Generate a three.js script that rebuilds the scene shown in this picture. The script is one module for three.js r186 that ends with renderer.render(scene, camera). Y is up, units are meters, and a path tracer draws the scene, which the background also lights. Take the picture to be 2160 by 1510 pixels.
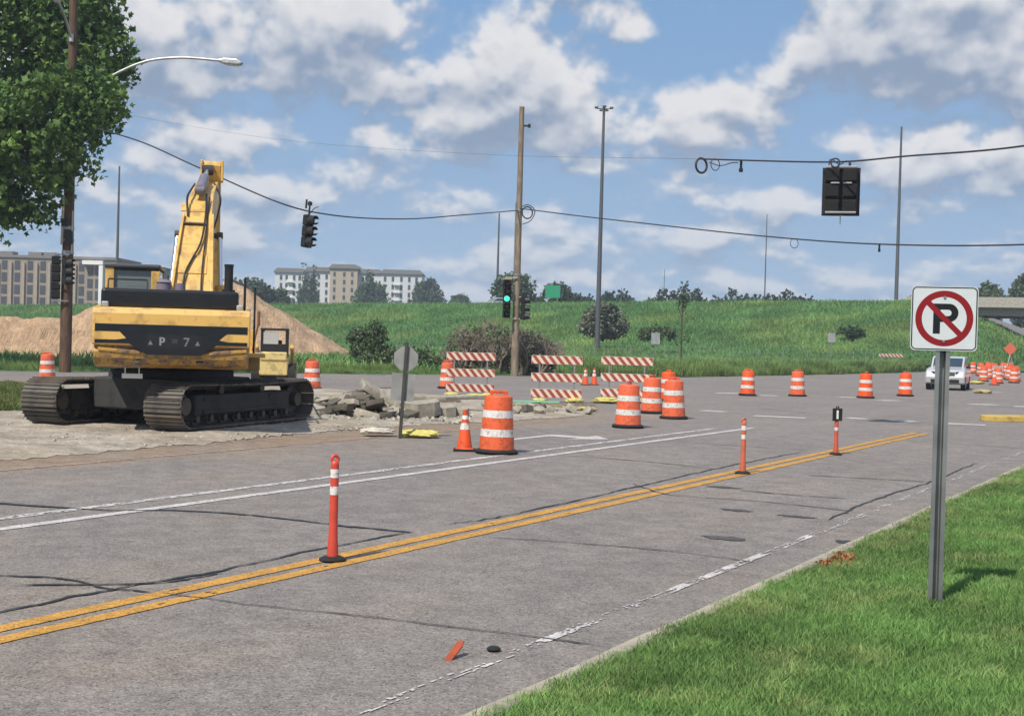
import * as THREE from 'three';
import { mergeGeometries } from 'three/addons/utils/BufferGeometryUtils.js';
import { RoundedBoxGeometry } from 'three/addons/geometries/RoundedBoxGeometry.js';
import { ConvexGeometry } from 'three/addons/geometries/ConvexGeometry.js';
import { createNoise2D, createNoise3D } from 'simplex-noise';

// ---------------------------------------------------------------- camera, sky, sun, exposure
const scene = new THREE.Scene();
const rad = THREE.MathUtils.degToRad;
const camera = new THREE.PerspectiveCamera(29.17, 1024 / 715, 0.1, 4000);
camera.position.set(0, 1.85, 0);
camera.rotation.order = 'YXZ';
camera.rotation.set(rad(-0.77), 0, rad(1.6));

const renderer = new THREE.WebGLRenderer({ antialias: true });
renderer.toneMapping = THREE.LinearToneMapping;
renderer.toneMappingExposure = 1.04;
renderer.shadowMap.enabled = true;

function rng(seed) { let s = seed | 0; return () => { s = (s + 0x6d2b79f5) | 0; let t = Math.imul(s ^ (s >>> 15), 1 | s); t = (t + Math.imul(t ^ (t >>> 7), 61 | t)) ^ t; return ((t ^ (t >>> 14)) >>> 0) / 4294967296; }; }
const n2 = createNoise2D(rng(11)), n3 = createNoise3D(rng(12));
const clamp = (x, a = 0, b = 1) => Math.min(b, Math.max(a, x));
const mix = (a, b, t) => a + (b - a) * t;
const smooth = (a, b, x) => { const t = clamp((x - a) / (b - a)); return t * t * (3 - 2 * t); };
const fbm2 = (x, y, o = 4) => { let v = 0, a = 0.5, f = 1; for (let i = 0; i < o; i++) { v += a * n2(x * f + i * 17.3, y * f - i * 9.1); a *= 0.5; f *= 2.03; } return v; };
const fbm3 = (x, y, z, o = 4) => { let v = 0, a = 0.5, f = 1; for (let i = 0; i < o; i++) { v += a * n3(x * f + i * 7.3, y * f, z * f - i * 9.1); a *= 0.5; f *= 2.03; } return v; };

const sunFrom = new THREE.Vector3(-0.52, 0, 0.854).normalize().multiplyScalar(Math.cos(rad(51))).setY(Math.sin(rad(51)));
const sun = new THREE.DirectionalLight(new THREE.Color(1, 0.94, 0.84), 4.6);
sun.position.copy(sunFrom).multiplyScalar(160); sun.position.z -= 40;
sun.target.position.set(0, 0, -40); scene.add(sun, sun.target);
sun.castShadow = true; sun.shadow.mapSize.set(4096, 4096); sun.shadow.radius = 1;
Object.assign(sun.shadow.camera, { left: -90, right: 90, top: 110, bottom: -60, near: 1, far: 420 });

// a fair-weather sky: blue air, cumulus and grey-based stratocumulus all the way round
function makeSky() {
  const W = 4096, H = 2048, data = new Float32Array(W * H * 4);
  // larger cloud masses and clear gaps: azimuth (0 = -z, to the right positive) and elevation in degrees, half widths, weight
  const mass = [[-9.5, 12.8, 8, 2.6, .55], [-7, 10.4, 7, 1.2, .4], [0, 11.5, 3.5, 2, .35], [6.5, 12, 3.4, 2.4, -.75], [4.6, 12.7, 1.7, .8, .8], [10, 12.2, 2, 2, -.5], [15.8, 11.9, 5, 2.2, .6], [15.5, 9.2, 6, .8, -.5], [8.5, 9.8, 3.2, 1.2, .42], [9.8, 8.7, 2.6, .7, .4],
    [-13, 9.2, 4.5, .8, -.5], [-2.3, 9, 1.5, .6, .5], [-8, 7.4, 5, .7, -.35], [-8.2, 5.8, 2, .5, .4], [-2.4, 5.9, 1.3, .5, .4], [2.2, 6.4, 2, .6, -.35], [19.5, 7.8, 2, .8, .5], [16.7, 7.2, 1, .4, .4], [14, 8.3, 1, .5, .5], [-18.5, 11, 3, 3, .3], [11, 5.2, 5, .6, -.3], [4, 8.4, 2.4, 1, .3]];
  const gauss = (az, el) => { let g = 0; for (const [a, e, wa, we, k] of mass) { const p = (az - a) / wa, q = (el - e) / we, r = p * p + q * q; if (r < 9) g += k * Math.exp(-r); } return g; };
  const bank = (az, el) => { let g = 0; for (const [a, e, wa, we] of [[15.2, 11.2, 4.2, 1.5], [-12, 10.2, 6, 0.9], [-3, 10.0, 4, 0.6]]) { const p = (az - a) / wa, q = (el - e) / we; g += Math.exp(-p * p - q * q); } return g; };   // thick grey-based banks
  const density = (ca, sa, el, octaves) => {   // the same field all the way round; flatter and smaller towards the horizon
    const q = 2.9 * Math.log(Math.max(el, 0) + 3.4), x = ca * 9.2, z = sa * 9.2; let d = 0, a = 0.6, f = 0.66;
    for (let o = 0; o < octaves; o++) { d += a * n3(x * f + o * 13.7, q * f * 1.05 + o * 5.1, z * f - o * 3.3); a *= o < 3 ? 0.66 : 0.64; f *= 2.05; }
    return d;
  };
  for (let j = 0; j < H; j++) {
    const el = ((j + 0.5) / H - 0.5) * Math.PI, sy = Math.sin(el), cy = Math.cos(el), eld = el * 57.29578;
    for (let i = 0; i < W; i++) {
      const o = (j * W + i) * 4;
      if (el < -0.03) { data[o] = 0.2; data[o + 1] = 0.22; data[o + 2] = 0.2; data[o + 3] = 1; continue; }
      const th = ((i + 0.5) / W - 0.5) * 2 * Math.PI, dx = Math.cos(th) * cy, dz = Math.sin(th) * cy, dy = Math.max(sy, 0);
      const az = Math.atan2(dx, -dz) * 57.29578;
      const t = Math.pow(dy, 0.6);
      const air = [mix(0.43, 0.10, clamp(t * 1.5)), mix(0.56, 0.275, clamp(t * 1.5)), mix(0.70, 0.575, clamp(t * 1.4))];
      const ca = Math.cos(th), sa = Math.sin(th), front = Math.abs(az) < 50;
      const d0 = density(ca, sa, eld, front ? 8 : 5) + (front ? gauss(az, eld) : 0);
      const step = 0.5 + eld * 0.05, d1 = density(ca, sa, eld + step, 4) + (front ? gauss(az, eld + step) : 0);
      const cover = smooth(-0.46, 0.2, d0), thick = smooth(0.0, 1.1, d0) + (front ? 1.1 * bank(az, eld) : 0);
      const rim = clamp(0.5 + (d0 - d1) * 1.15);
      const b = clamp(-0.02 + 1.02 * rim - 0.3 * thick + 0.16 * smooth(0, 0.35, d0) - 0.1 * smooth(0.1, -0.3, d0), 0, 1);
      const lit = [mix(0.27, 0.77, b), mix(0.345, 0.765, b), mix(0.475, 0.78, b)];
      const a = cover * mix(0.55, 0.97, smooth(-0.2, 0.4, d0)) * mix(0.5, 1, clamp(eld / 9));
      for (let c = 0; c < 3; c++) data[o + c] = mix(air[c], lit[c], a);
      data[o + 3] = 1;
    }
  }
  const t = new THREE.DataTexture(data, W, H, THREE.RGBAFormat, THREE.FloatType);
  t.mapping = THREE.EquirectangularReflectionMapping; t.magFilter = t.minFilter = THREE.LinearFilter; t.needsUpdate = true;
  return t;
}
const skyTexture = makeSky();
scene.background = skyTexture; scene.environment = skyTexture;

// ---------------------------------------------------------------- helpers
const taken = new Map();
const numbered = (n) => { const k = taken.get(n) ?? 0; taken.set(n, k + 1); return k ? n + '_' + String(k).padStart(3, '0') : n; };
const V = (x, y, z) => new THREE.Vector3(x, y, z);
const c3 = (r, g, b) => new THREE.Color().setRGB(r, g, b);
function uvMetres(g) {   // texture coordinates in metres from the dominant face direction
  const p = g.attributes.position, n = g.attributes.normal, uv = new Float32Array(p.count * 2);
  for (let i = 0; i < p.count; i++) {
    const ax = Math.abs(n.getX(i)), ay = Math.abs(n.getY(i)), az = Math.abs(n.getZ(i));
    const x = p.getX(i), y = p.getY(i), z = p.getZ(i);
    const [u, v] = ay >= ax && ay >= az ? [x, z] : ax >= az ? [z, y] : [x, y];
    uv[i * 2] = u; uv[i * 2 + 1] = v;
  }
  g.setAttribute('uv', new THREE.BufferAttribute(uv, 2));
  return g;
}
function join(list, keepUv = false) {
  const a = (Array.isArray(list) ? list : [list]).map((g) => {
    const q = g.index ? g.toNonIndexed() : g;
    if (!q.attributes.normal) q.computeVertexNormals();
    for (const k of Object.keys(q.attributes)) if (!['position', 'normal', 'uv'].includes(k)) q.deleteAttribute(k);
    if (!keepUv || !q.attributes.uv) uvMetres(q);
    q.clearGroups?.();
    return q;
  });
  return a.length > 1 ? mergeGeometries(a) : a[0];
}
function mesh(name, geoms, material, parent, keepUv = false) {
  const m = new THREE.Mesh(Array.isArray(geoms) || !geoms.userData.done ? join(geoms, keepUv) : geoms, material);
  m.name = parent === scene ? numbered(name) : name;
  m.castShadow = m.receiveShadow = true;
  (parent ?? scene).add(m);
  return m;
}
const place = (g, x = 0, y = 0, z = 0, rx = 0, ry = 0, rz = 0) => g.applyMatrix4(new THREE.Matrix4().compose(V(x, y, z), new THREE.Quaternion().setFromEuler(new THREE.Euler(rx, ry, rz)), V(1, 1, 1)));
const box = (w, h, d, x = 0, y = 0, z = 0, r = 0, rx = 0, ry = 0, rz = 0) => place(r ? new RoundedBoxGeometry(w, h, d, 2, r) : new THREE.BoxGeometry(w, h, d), x, y, z, rx, ry, rz);
const cyl = (r0, r1, h, x = 0, y = 0, z = 0, rx = 0, ry = 0, rz = 0, seg = 20) => place(new THREE.CylinderGeometry(r0, r1, h, seg), x, y, z, rx, ry, rz);
function rod(a, b, r, r2 = r, seg = 12) {
  const d = b.clone().sub(a), g = new THREE.CylinderGeometry(r2, r, d.length(), seg);
  return g.applyMatrix4(new THREE.Matrix4().compose(a.clone().add(b).multiplyScalar(0.5), new THREE.Quaternion().setFromUnitVectors(V(0, 1, 0), d.normalize()), V(1, 1, 1)));
}
const tube = (pts, r, seg = 24, rs = 6) => new THREE.TubeGeometry(new THREE.CatmullRomCurve3(pts), seg, r, rs);
const lathe = (pts, seg = 36) => new THREE.LatheGeometry(pts.map(([r, y]) => new THREE.Vector2(r, y)), seg);
function extrude(pts, depth, bevel = 0, holes = []) {   // outline in x-y, depth centred on z
  const s = new THREE.Shape(pts.map(([x, y]) => new THREE.Vector2(x, y)));
  for (const h of holes) s.holes.push(new THREE.Path(h.map(([x, y]) => new THREE.Vector2(x, y))));
  const g = new THREE.ExtrudeGeometry(s, { depth: depth - 2 * bevel, bevelEnabled: bevel > 0, bevelSize: bevel, bevelThickness: bevel, bevelOffset: -bevel, bevelSegments: 2, curveSegments: 12 });
  return g.translate(0, 0, -depth / 2 + bevel);
}
function group(name, label, category, x, y, z, turn = 0, grp) {
  const o = new THREE.Group(); o.name = numbered(name); scene.add(o);
  o.position.set(x, y, z); o.rotation.y = turn; o.userData = { label, category };
  if (grp) o.userData.group = grp;
  return o;
}
function tag(o, label, category, grp) { o.userData = { ...o.userData, label, category }; if (grp) o.userData.group = grp; return o; }
function struct(o, kind = 'structure', label) { o.userData.kind = kind; if (label) o.userData.label = label; return o; }
function copyOf(src, label, x, y, z, turn = 0) {
  const c = src.clone(); c.name = numbered(src.name.replace(/_\d{3}$/, '')); scene.add(c);
  c.userData = { ...src.userData, label }; c.position.set(x, y, z); c.rotation.y = turn; return c;
}

// road frame: s metres along the road, L metres to its left, both from the point under the camera
const TH = rad(28.4);
const R = (s, L, y = 0) => V(s * Math.sin(TH) - L * Math.cos(TH), y, -s * Math.cos(TH) - L * Math.sin(TH));

// ---------------------------------------------------------------- textures and materials
function texture(size, metres, fn, srgb = true) {
  const d = new Uint8Array(size * size * 4);
  for (let j = 0; j < size; j++) for (let i = 0; i < size; i++) {
    const v = fn(i / size, j / size, i, j), o = (j * size + i) * 4;
    if (Array.isArray(v)) { d[o] = clamp(v[0]) * 255; d[o + 1] = clamp(v[1]) * 255; d[o + 2] = clamp(v[2]) * 255; } else d[o] = d[o + 1] = d[o + 2] = clamp(v) * 255;
    d[o + 3] = 255;
  }
  const t = new THREE.DataTexture(d, size, size); t.wrapS = t.wrapT = THREE.RepeatWrapping; t.magFilter = THREE.LinearFilter; t.minFilter = THREE.LinearMipmapLinearFilter;
  if (srgb) t.colorSpace = THREE.SRGBColorSpace;
  t.repeat.set(1 / metres, 1 / metres); t.needsUpdate = true; return t;
}
// noise that tiles: sampled on a torus-like blend
const tileNoise = (u, v, f, seed, o = 3) => {
  const a = (x, y) => fbm2(x * f + seed, y * f - seed, o), s = smooth(0.75, 1, u), t = smooth(0.75, 1, v);
  return mix(mix(a(u, v), a(u - 1, v), s), mix(a(u, v - 1), a(u - 1, v - 1), s), t);
};
const rt = rng(5);
const white = Float32Array.from({ length: 1024 * 1024 }, () => rt());
const speck = (i, j, n) => white[(j % n) * 1024 + (i % n)];
const asphaltMap = texture(1024, 5, (u, v, i, j) => {
  const w = speck(i, j, 1024), w2 = speck(i >> 1, j >> 1, 512), w4 = speck(i >> 2, (j >> 2) + 3, 256), w8 = speck((i >> 3) + 5, j >> 3, 128);
  let k = 0.86 + 0.10 * tileNoise(u, v, 9, 3, 3) + 0.05 * tileNoise(u, v, 40, 8, 2) + (w - 0.5) * 0.18 + (w2 - 0.5) * 0.15 + (w4 - 0.5) * 0.14 + (w8 - 0.5) * 0.05;
  if (w2 > 0.965) k += 0.2; if (w2 < 0.04) k -= 0.24;
  return [k * 0.93, k * 0.905, k * 0.9];
});
const asphaltBump = texture(1024, 5, (u, v, i, j) => 0.5 + (speck(i, j, 1024) - 0.5) * 0.5 + (speck(i >> 1, j >> 1, 512) - 0.5) * 0.5, false);
const grimeMap = texture(512, 1.7, (u, v, i, j) => { const k = 0.9 + 0.12 * tileNoise(u, v, 4, 1, 4) + (speck(i, j, 512) - 0.5) * 0.05; return [k, k * 0.99, k * 0.97]; });
const dirtyMap = texture(512, 2.3, (u, v, i, j) => {
  const a = smooth(0.05, 0.45, tileNoise(u, v, 3.2, 21, 5)), b = smooth(0.15, 0.4, tileNoise(u, v, 9, 33, 4)), k = 0.95 + (speck(i, j, 512) - 0.5) * 0.06;
  return [k * mix(1, 0.84, a) * mix(1, 0.92, b), k * mix(1, 0.84, a) * mix(1, 0.9, b), k * mix(1, 0.88, a) * mix(1, 0.92, b)];
});
const muddyMap = texture(512, 1.6, (u, v, i, j) => {
  const a = smooth(-0.15, 0.35, tileNoise(u, v, 4, 121, 5)), b = smooth(0.1, 0.4, tileNoise(u, v, 13, 133, 4)), k = 0.95 + (speck(i, j, 512) - 0.5) * 0.1;
  return [k * mix(1, 0.7, a) * mix(1, 0.7, b), k * mix(1, 0.74, a) * mix(1, 0.66, b), k * mix(0.9, 1.1, a) * mix(1, 0.75, b)];
});
const muddyPale = texture(512, 0.8, (u, v, i, j) => { const a = smooth(-0.05, 0.4, tileNoise(u, v, 5, 221, 5)), b = smooth(0.15, 0.4, tileNoise(u, v, 17, 233, 3)), k = 0.97 + (speck(i, j, 512) - 0.5) * 0.06; return [k * mix(1, 0.88, a) * mix(1, 0.82, b), k * mix(1, 0.85, a) * mix(1, 0.8, b), k * mix(1, 0.8, a) * mix(1, 0.78, b)]; });
const soilMap = texture(1024, 9, (u, v, i, j) => {
  const a = tileNoise(u, v, 6, 5, 5), b = tileNoise(u, v, 30, 9, 3), w = speck(i, j, 1024), w2 = speck(i >> 2, j >> 2, 256);
  const k = 0.86 + 0.16 * a + 0.12 * b + (w - 0.5) * 0.16 + (w2 > 0.9 ? 0.1 : 0) - (w2 < 0.08 ? 0.14 : 0);
  return [k, k * 0.985, k * 0.97];
});
const soilBump = texture(512, 3, (u, v, i, j) => 0.5 + 0.4 * tileNoise(u, v, 12, 5, 4) + (speck(i, j, 512) - 0.5) * 0.2, false);
const concreteMap = texture(512, 1.3, (u, v, i, j) => { const k = 0.86 + 0.18 * tileNoise(u, v, 5, 15, 5) + (speck(i, j, 512) - 0.5) * 0.14; return [k, k * 0.985, k * 0.95]; });
const turfMap = texture(1024, 14, (u, v, i, j) => {
  const a = tileNoise(u, v, 7, 61, 5), b = tileNoise(u, v, 34, 71, 3), w = speck(i, j, 1024), y = smooth(0.1, 0.5, tileNoise(u, v, 11, 88, 4));
  const k = 0.74 + 0.28 * a + 0.26 * b + (w - 0.5) * 0.26;
  return [k * mix(0.86, 1.1, y), k, k * mix(0.9, 0.78, y)];
});
const turfBump = texture(512, 3, (u, v, i, j) => 0.5 + 0.5 * tileNoise(u, v, 26, 3, 3) + (speck(i, j, 512) - 0.5) * 0.3, false);
const woodMap = texture(512, 1.0, (u, v, i, j) => {
  const k = 0.82 + 0.16 * n2(u * 46, v * 1.2) + 0.12 * n2(u * 120, v * 3) + 0.1 * n2(u * 6, v * 2.2) + (speck(i, j, 512) - 0.5) * 0.06;
  return [k, k * 0.97, k * 0.93];
});
const std = (color, roughness = 0.7, o = {}) => new THREE.MeshStandardMaterial({ color, roughness, ...o });
const phy = (color, roughness = 0.5, o = {}) => new THREE.MeshPhysicalMaterial({ color, roughness, ...o });
const M = {
  asphalt: std(c3(0.325, 0.303, 0.277), 0.93, { map: asphaltMap, bumpMap: asphaltBump, bumpScale: 0.004, vertexColors: true }),
  seal: std(c3(0.035, 0.035, 0.038), 0.55, { map: grimeMap }),
  patch: std(c3(0.12, 0.115, 0.115), 0.85, { map: asphaltMap }),
  whitePaint: std(c3(0.8, 0.79, 0.77), 0.75, { map: asphaltMap }),
  yellowPaint: std(c3(0.78, 0.42, 0.07), 0.75, { map: asphaltMap }),
  concrete: std(c3(0.5, 0.46, 0.38), 0.92, { map: concreteMap, bumpMap: concreteMap, bumpScale: 0.006 }),
  rubble: std(c3(0.45, 0.42, 0.365), 0.95, { map: concreteMap, bumpMap: concreteMap, bumpScale: 0.012 }),
  rubbleDark: std(c3(0.15, 0.14, 0.12), 0.95, { map: concreteMap, bumpMap: concreteMap, bumpScale: 0.012 }),
  gravel: std(c3(0.50, 0.445, 0.37), 0.97, { map: soilMap, bumpMap: soilBump, bumpScale: 0.03, vertexColors: true }),
  soil: std(c3(0.56, 0.385, 0.24), 0.97, { map: soilMap, bumpMap: soilBump, bumpScale: 0.07 }),
  turf: std(c3(0.125, 0.2, 0.065), 0.95, { map: turfMap, bumpMap: turfBump, bumpScale: 0.05, vertexColors: true }),
  ground: std(c3(0.1, 0.16, 0.05), 0.97, { map: turfMap }),
  blade: phy(0xffffff, 0.75, { side: THREE.DoubleSide, transmission: 0.25, thickness: 0, specularIntensity: 0.35 }),
  leaf: phy(0xffffff, 0.65, { side: THREE.DoubleSide, transmission: 0.28, thickness: 0, specularIntensity: 0.5 }),
  twig: std(c3(0.17, 0.13, 0.1), 0.9),
  bark: std(c3(0.13, 0.1, 0.075), 0.95, { map: woodMap, bumpMap: woodMap, bumpScale: 0.02 }),
  poleWood: std(c3(0.36, 0.30, 0.235), 0.9, { map: woodMap, bumpMap: woodMap, bumpScale: 0.008 }),
  poleBrown: std(c3(0.155, 0.095, 0.06), 0.9, { map: woodMap, bumpMap: woodMap, bumpScale: 0.008 }),
  galv: std(c3(0.46, 0.47, 0.48), 0.42, { metalness: 0.75, map: grimeMap }),
  mast: std(c3(0.10, 0.105, 0.115), 0.6, { metalness: 0.3 }),
  alu: std(c3(0.62, 0.63, 0.64), 0.45, { metalness: 0.6, map: grimeMap }),
  black: std(c3(0.012, 0.012, 0.013), 0.5, { map: grimeMap }),
  blackGloss: std(c3(0.012, 0.014, 0.018), 0.28, { map: grimeMap }),
  rubber: std(c3(0.018, 0.018, 0.018), 0.85, { map: grimeMap }),
  orange: phy(c3(0.85, 0.105, 0.018), 0.5, { map: dirtyMap }),
  orangePale: phy(c3(0.82, 0.15, 0.06), 0.5, { map: dirtyMap }),
  redOrange: phy(c3(0.78, 0.09, 0.055), 0.45, { map: grimeMap }),
  reflWhite: phy(c3(0.78, 0.76, 0.73), 0.4, { map: muddyPale }),
  yellow: phy(c3(0.80, 0.49, 0.13), 0.45, { map: dirtyMap, clearcoat: 0.25, clearcoatRoughness: 0.35 }),
  mudYellow: phy(c3(0.50, 0.285, 0.075), 0.45, { map: muddyMap, clearcoat: 0.2, clearcoatRoughness: 0.4 }),
  signBack: std(c3(0.36, 0.37, 0.37), 0.6, { metalness: 0.3, map: grimeMap }),
  steel: std(c3(0.115, 0.1, 0.085), 0.62, { metalness: 0.45, map: dirtyMap, bumpMap: dirtyMap, bumpScale: 0.004 }),
  darkSteel: std(c3(0.042, 0.04, 0.037), 0.8, { map: dirtyMap }),
  chrome: std(c3(0.75, 0.75, 0.76), 0.15, { metalness: 1 }),
  glass: phy(c3(0.03, 0.045, 0.05), 0.06, { metalness: 0, specularIntensity: 1, clearcoat: 1, clearcoatRoughness: 0.03 }),
  wire: std(c3(0.03, 0.03, 0.035), 0.6),
  bagYellow: std(c3(0.70, 0.64, 0.2), 0.85, { map: grimeMap }),
  bagWhite: std(c3(0.70, 0.66, 0.58), 0.88, { map: grimeMap }),
  bagTan: std(c3(0.55, 0.44, 0.22), 0.88, { map: grimeMap }),
};

// ---------------------------------------------------------------- ground, road, kerb, lawn, embankment
function gridMesh(name, nu, nv, at, material, colour, uvAt) {
  const pos = [], uv = [], col = [], idx = [];
  for (let j = 0; j <= nv; j++) for (let i = 0; i <= nu; i++) {
    const p = at(i / nu, j / nv); pos.push(p.x, p.y, p.z);
    const q = uvAt ? uvAt(p, i / nu, j / nv) : [p.x, p.z]; uv.push(q[0], q[1]);
    if (colour) col.push(...colour(p, i / nu, j / nv));
  }
  for (let j = 0; j < nv; j++) for (let i = 0; i < nu; i++) { const a = j * (nu + 1) + i, b = a + 1, c = a + nu + 1, d = c + 1; idx.push(a, b, c, b, d, c); }
  const g = new THREE.BufferGeometry();
  g.setAttribute('position', new THREE.Float32BufferAttribute(pos, 3)); g.setAttribute('uv', new THREE.Float32BufferAttribute(uv, 2));
  if (colour) g.setAttribute('color', new THREE.Float32BufferAttribute(col, 3));
  g.setIndex(idx); g.computeVertexNormals();
  if (g.attributes.normal.getY(0) < 0) { for (let k = 0; k < idx.length; k += 3) { const t = idx[k]; idx[k] = idx[k + 1]; idx[k + 1] = t; } g.setIndex(idx); g.computeVertexNormals(); }
  const m = new THREE.Mesh(g, material); m.name = numbered(name); m.castShadow = m.receiveShadow = true; scene.add(m); return m;
}
struct(gridMesh('ground', 60, 60, (u, v) => V((u - 0.5) * 6000, -0.08, (v - 0.5) * 6000), M.ground));

const asphaltTone = (p) => {
  const s = p.x * Math.sin(TH) - p.z * Math.cos(TH), L = -p.x * Math.cos(TH) - p.z * Math.sin(TH);
  let k = 1 + 0.10 * fbm2(p.x * 0.16, p.z * 0.16, 4) + 0.05 * n2(s * 0.05, L * 1.3) + 0.05 * fbm2(p.x * 0.9, p.z * 0.9, 2);
  for (const w of [4.55, 5.95, 7.5, 9.0, 11.5, 13.0]) k -= 0.035 * Math.exp(-Math.pow((L - w) / 0.3, 2)) * (0.6 + 0.5 * n2(s * 0.2, w));
  const dust = smooth(0.0, 0.5, 0.35 * n2(s * 0.3, L * 0.5) + smooth(12.2, 15, L) * (s < 34 ? 1 : 0) * 0.8);
  const silt = (s < 30 ? 1 : 0) * smooth(13.2, 14.6, L + 0.5 * fbm2(s * 0.5, L, 3)) * smooth(-0.35, 0.25, fbm2(s * 0.4 + 4, L * 1.2, 4));
  return [k * mix(1, 1.18, dust) * mix(1, 1.02, silt), k * mix(1, 1.1, dust) * mix(1, 0.86, silt), k * mix(1, 0.98, dust) * mix(1, 0.7, silt)];
};
const road = struct(gridMesh('road', 330, 110, (u, v) => R(-14 + u * u * 34 + u * 180, mix(3.12, 64, v * v * 0.5 + v * 0.5)), M.asphalt, asphaltTone));
struct(gridMesh('cross_road', 120, 60, (u, v) => R(33 + u * 167, mix(-80, 3.12, v)), M.asphalt, asphaltTone));

// gutter and kerb beside the lawn
{
  const pts = []; for (let s = -14; s <= 27; s += 0.5) pts.push([s, 0]);
  for (let a = 0; a <= 90; a += 6) pts.push([27 + 6 * Math.sin(rad(a)), 6 - 6 * Math.cos(rad(a))]);
  for (let k = 1; k <= 12; k++) pts.push([33, 6 + k * 4]);
  const prof = [[0.05, 0.002], [0.02, 0.006], [0.0, 0.02], [-0.025, 0.105], [-0.05, 0.125], [-0.16, 0.128], [-0.165, 0.02]];
  const lineAt = (k) => { const a = pts[k], p = pts[Math.max(0, k - 1)], q = pts[Math.min(pts.length - 1, k + 1)], t = [q[0] - p[0], q[1] - p[1]], l = Math.hypot(...t); return { a, n: [-t[1] / l, t[0] / l] }; };
  const kerb = gridMesh('kerb', pts.length - 1, prof.length - 1, (u, v) => {
    const k = Math.round(u * (pts.length - 1)), j = Math.round(v * (prof.length - 1)), { a, n } = lineAt(k);
    const off = -prof[j][0] + 0.012 * n2(a[0] * 0.7, j);
    return R(a[0] + n[0] * off, 3.19 - (a[1] + n[1] * off), prof[j][1] + (j > 2 && j < 6 ? 0.006 * n2(a[0] * 1.5, 3) : 0));
  }, M.concrete, null, (p, u, v) => [u * 70, v * 0.7]);
  struct(kerb);
}
const lawnY = (x, z) => { const L = -x * Math.cos(TH) - z * Math.sin(TH); return 0.095 + 0.02 * fbm2(x * 0.8, z * 0.8, 3) + 0.03 * smooth(3, 0, L); };
struct(gridMesh('lawn', 90, 50, (u, v) => { const p = R(-12 + u * 44.6, mix(3.03, -40, v * v)); p.y = lawnY(p.x, p.z); return p; }, M.turf, (p) => { const k = 0.75 + 0.3 * fbm2(p.x * 0.9, p.z * 0.9, 3); return [k * 0.9, k * 0.85, k * 0.8]; }));

// painted lines: small flakes of paint left on the asphalt, as parts of the road
function paint(name, s0, s1, L0, L1, wear, material, y = 0.006, cell = 0.05, rows = 5, jag = 0.012, freq = 9) {
  const n = Math.max(1, Math.round((s1 - s0) / cell)), pos = [], uv = [];
  const edge = (s, r) => { const f = r / rows, e = r === 0 || r === rows ? jag * fbm2(s * 3, r * 5 + L0 * 3, 2) : 0; return mix(L0, L1, f) + e; };
  for (let i = 0; i < n; i++) for (let r = 0; r < rows; r++) {
    const a = s0 + (s1 - s0) * i / n, b = s0 + (s1 - s0) * (i + 1) / n;
    const w = 0.5 + 0.55 * fbm2(a * 1.1 + L0 * 7, r * 0.8, 3) + 0.28 * n2(a * freq, r * 1.7 + L0);
    if (w < (typeof wear === 'function' ? wear(a) : wear)) continue;
    const q = [R(a, edge(a, r), y), R(b, edge(b, r), y), R(b, edge(b, r + 1), y), R(a, edge(a, r + 1), y)];
    for (const k of [0, 1, 2, 0, 2, 3]) { pos.push(q[k].x, q[k].y, q[k].z); uv.push(q[k].x, q[k].z); }
  }
  if (!pos.length) return null;
  const g = new THREE.BufferGeometry();
  g.setAttribute('position', new THREE.Float32BufferAttribute(pos, 3)); g.setAttribute('uv', new THREE.Float32BufferAttribute(uv, 2));
  g.setAttribute('normal', new THREE.Float32BufferAttribute(pos.map((_, i) => (i % 3 === 1 ? 1 : 0)), 3));
  const m = new THREE.Mesh(g, material); m.name = name; m.receiveShadow = true; road.add(m); return m;
}
const far = (s) => smooth(22, 34, s);
paint('yellow_line', -12, 31.6, 6.36, 6.50, (s) => mix(0.08, 0.3, far(s)), M.yellowPaint);
paint('yellow_line', -12, 31.6, 6.60, 6.75, (s) => mix(0.08, 0.3, far(s)), M.yellowPaint);
paint('white_line', -12, 30, 9.88, 10.03, (s) => mix(0.06, 0.16, far(s)), M.whitePaint);
paint('white_line', -12, 29, 10.42, 10.56, 0.34, M.whitePaint);
paint('faded_line', -12, 26, 13.92, 14.06, 0.45, std(c3(0.62, 0.42, 0.28), 0.8, { map: asphaltMap }));
paint('edge_line', -6, 40, 3.755, 3.84, (s) => (s > 9.6 && s < 13.3 ? 0.42 + 0.4 * n2(s * 2.2, 4) : s > 7.5 && s < 7.8 ? 0.15 : 0.66), M.whitePaint, 0.006, 0.03, 6, 0.01, 16);
// worn dashes across the junction
function dash(a, b, w, material = M.whitePaint) {
  const A = R(a[0], a[1], 0.006), B = R(b[0], b[1], 0.006), d = B.clone().sub(A).normalize(), n = V(d.z, 0, -d.x).multiplyScalar(w / 2);
  const k = 6, pos = [], uv = [];
  for (let i = 0; i < k; i++) {
    const f0 = i / k, f1 = (i + 1) / k, j = (f) => 1 + 0.25 * n2(f * 9 + a[0], a[1]);
    const p = (f, sgn) => A.clone().lerp(B, f).addScaledVector(n, sgn * j(f));
    const q = [p(f0, 1), p(f1, 1), p(f1, -1), p(f0, -1)];
    for (const t of [0, 2, 1, 0, 3, 2]) { pos.push(q[t].x, q[t].y, q[t].z); uv.push(q[t].x, q[t].z); }
  }
  const g = new THREE.BufferGeometry(); g.setAttribute('position', new THREE.Float32BufferAttribute(pos, 3)); g.setAttribute('uv', new THREE.Float32BufferAttribute(uv, 2));
  g.setAttribute('normal', new THREE.Float32BufferAttribute(pos.map((_, i) => (i % 3 === 1 ? 1 : 0)), 3));
  const m = new THREE.Mesh(g, material); m.name = 'lane_dash'; m.receiveShadow = true; road.add(m);
}
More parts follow.
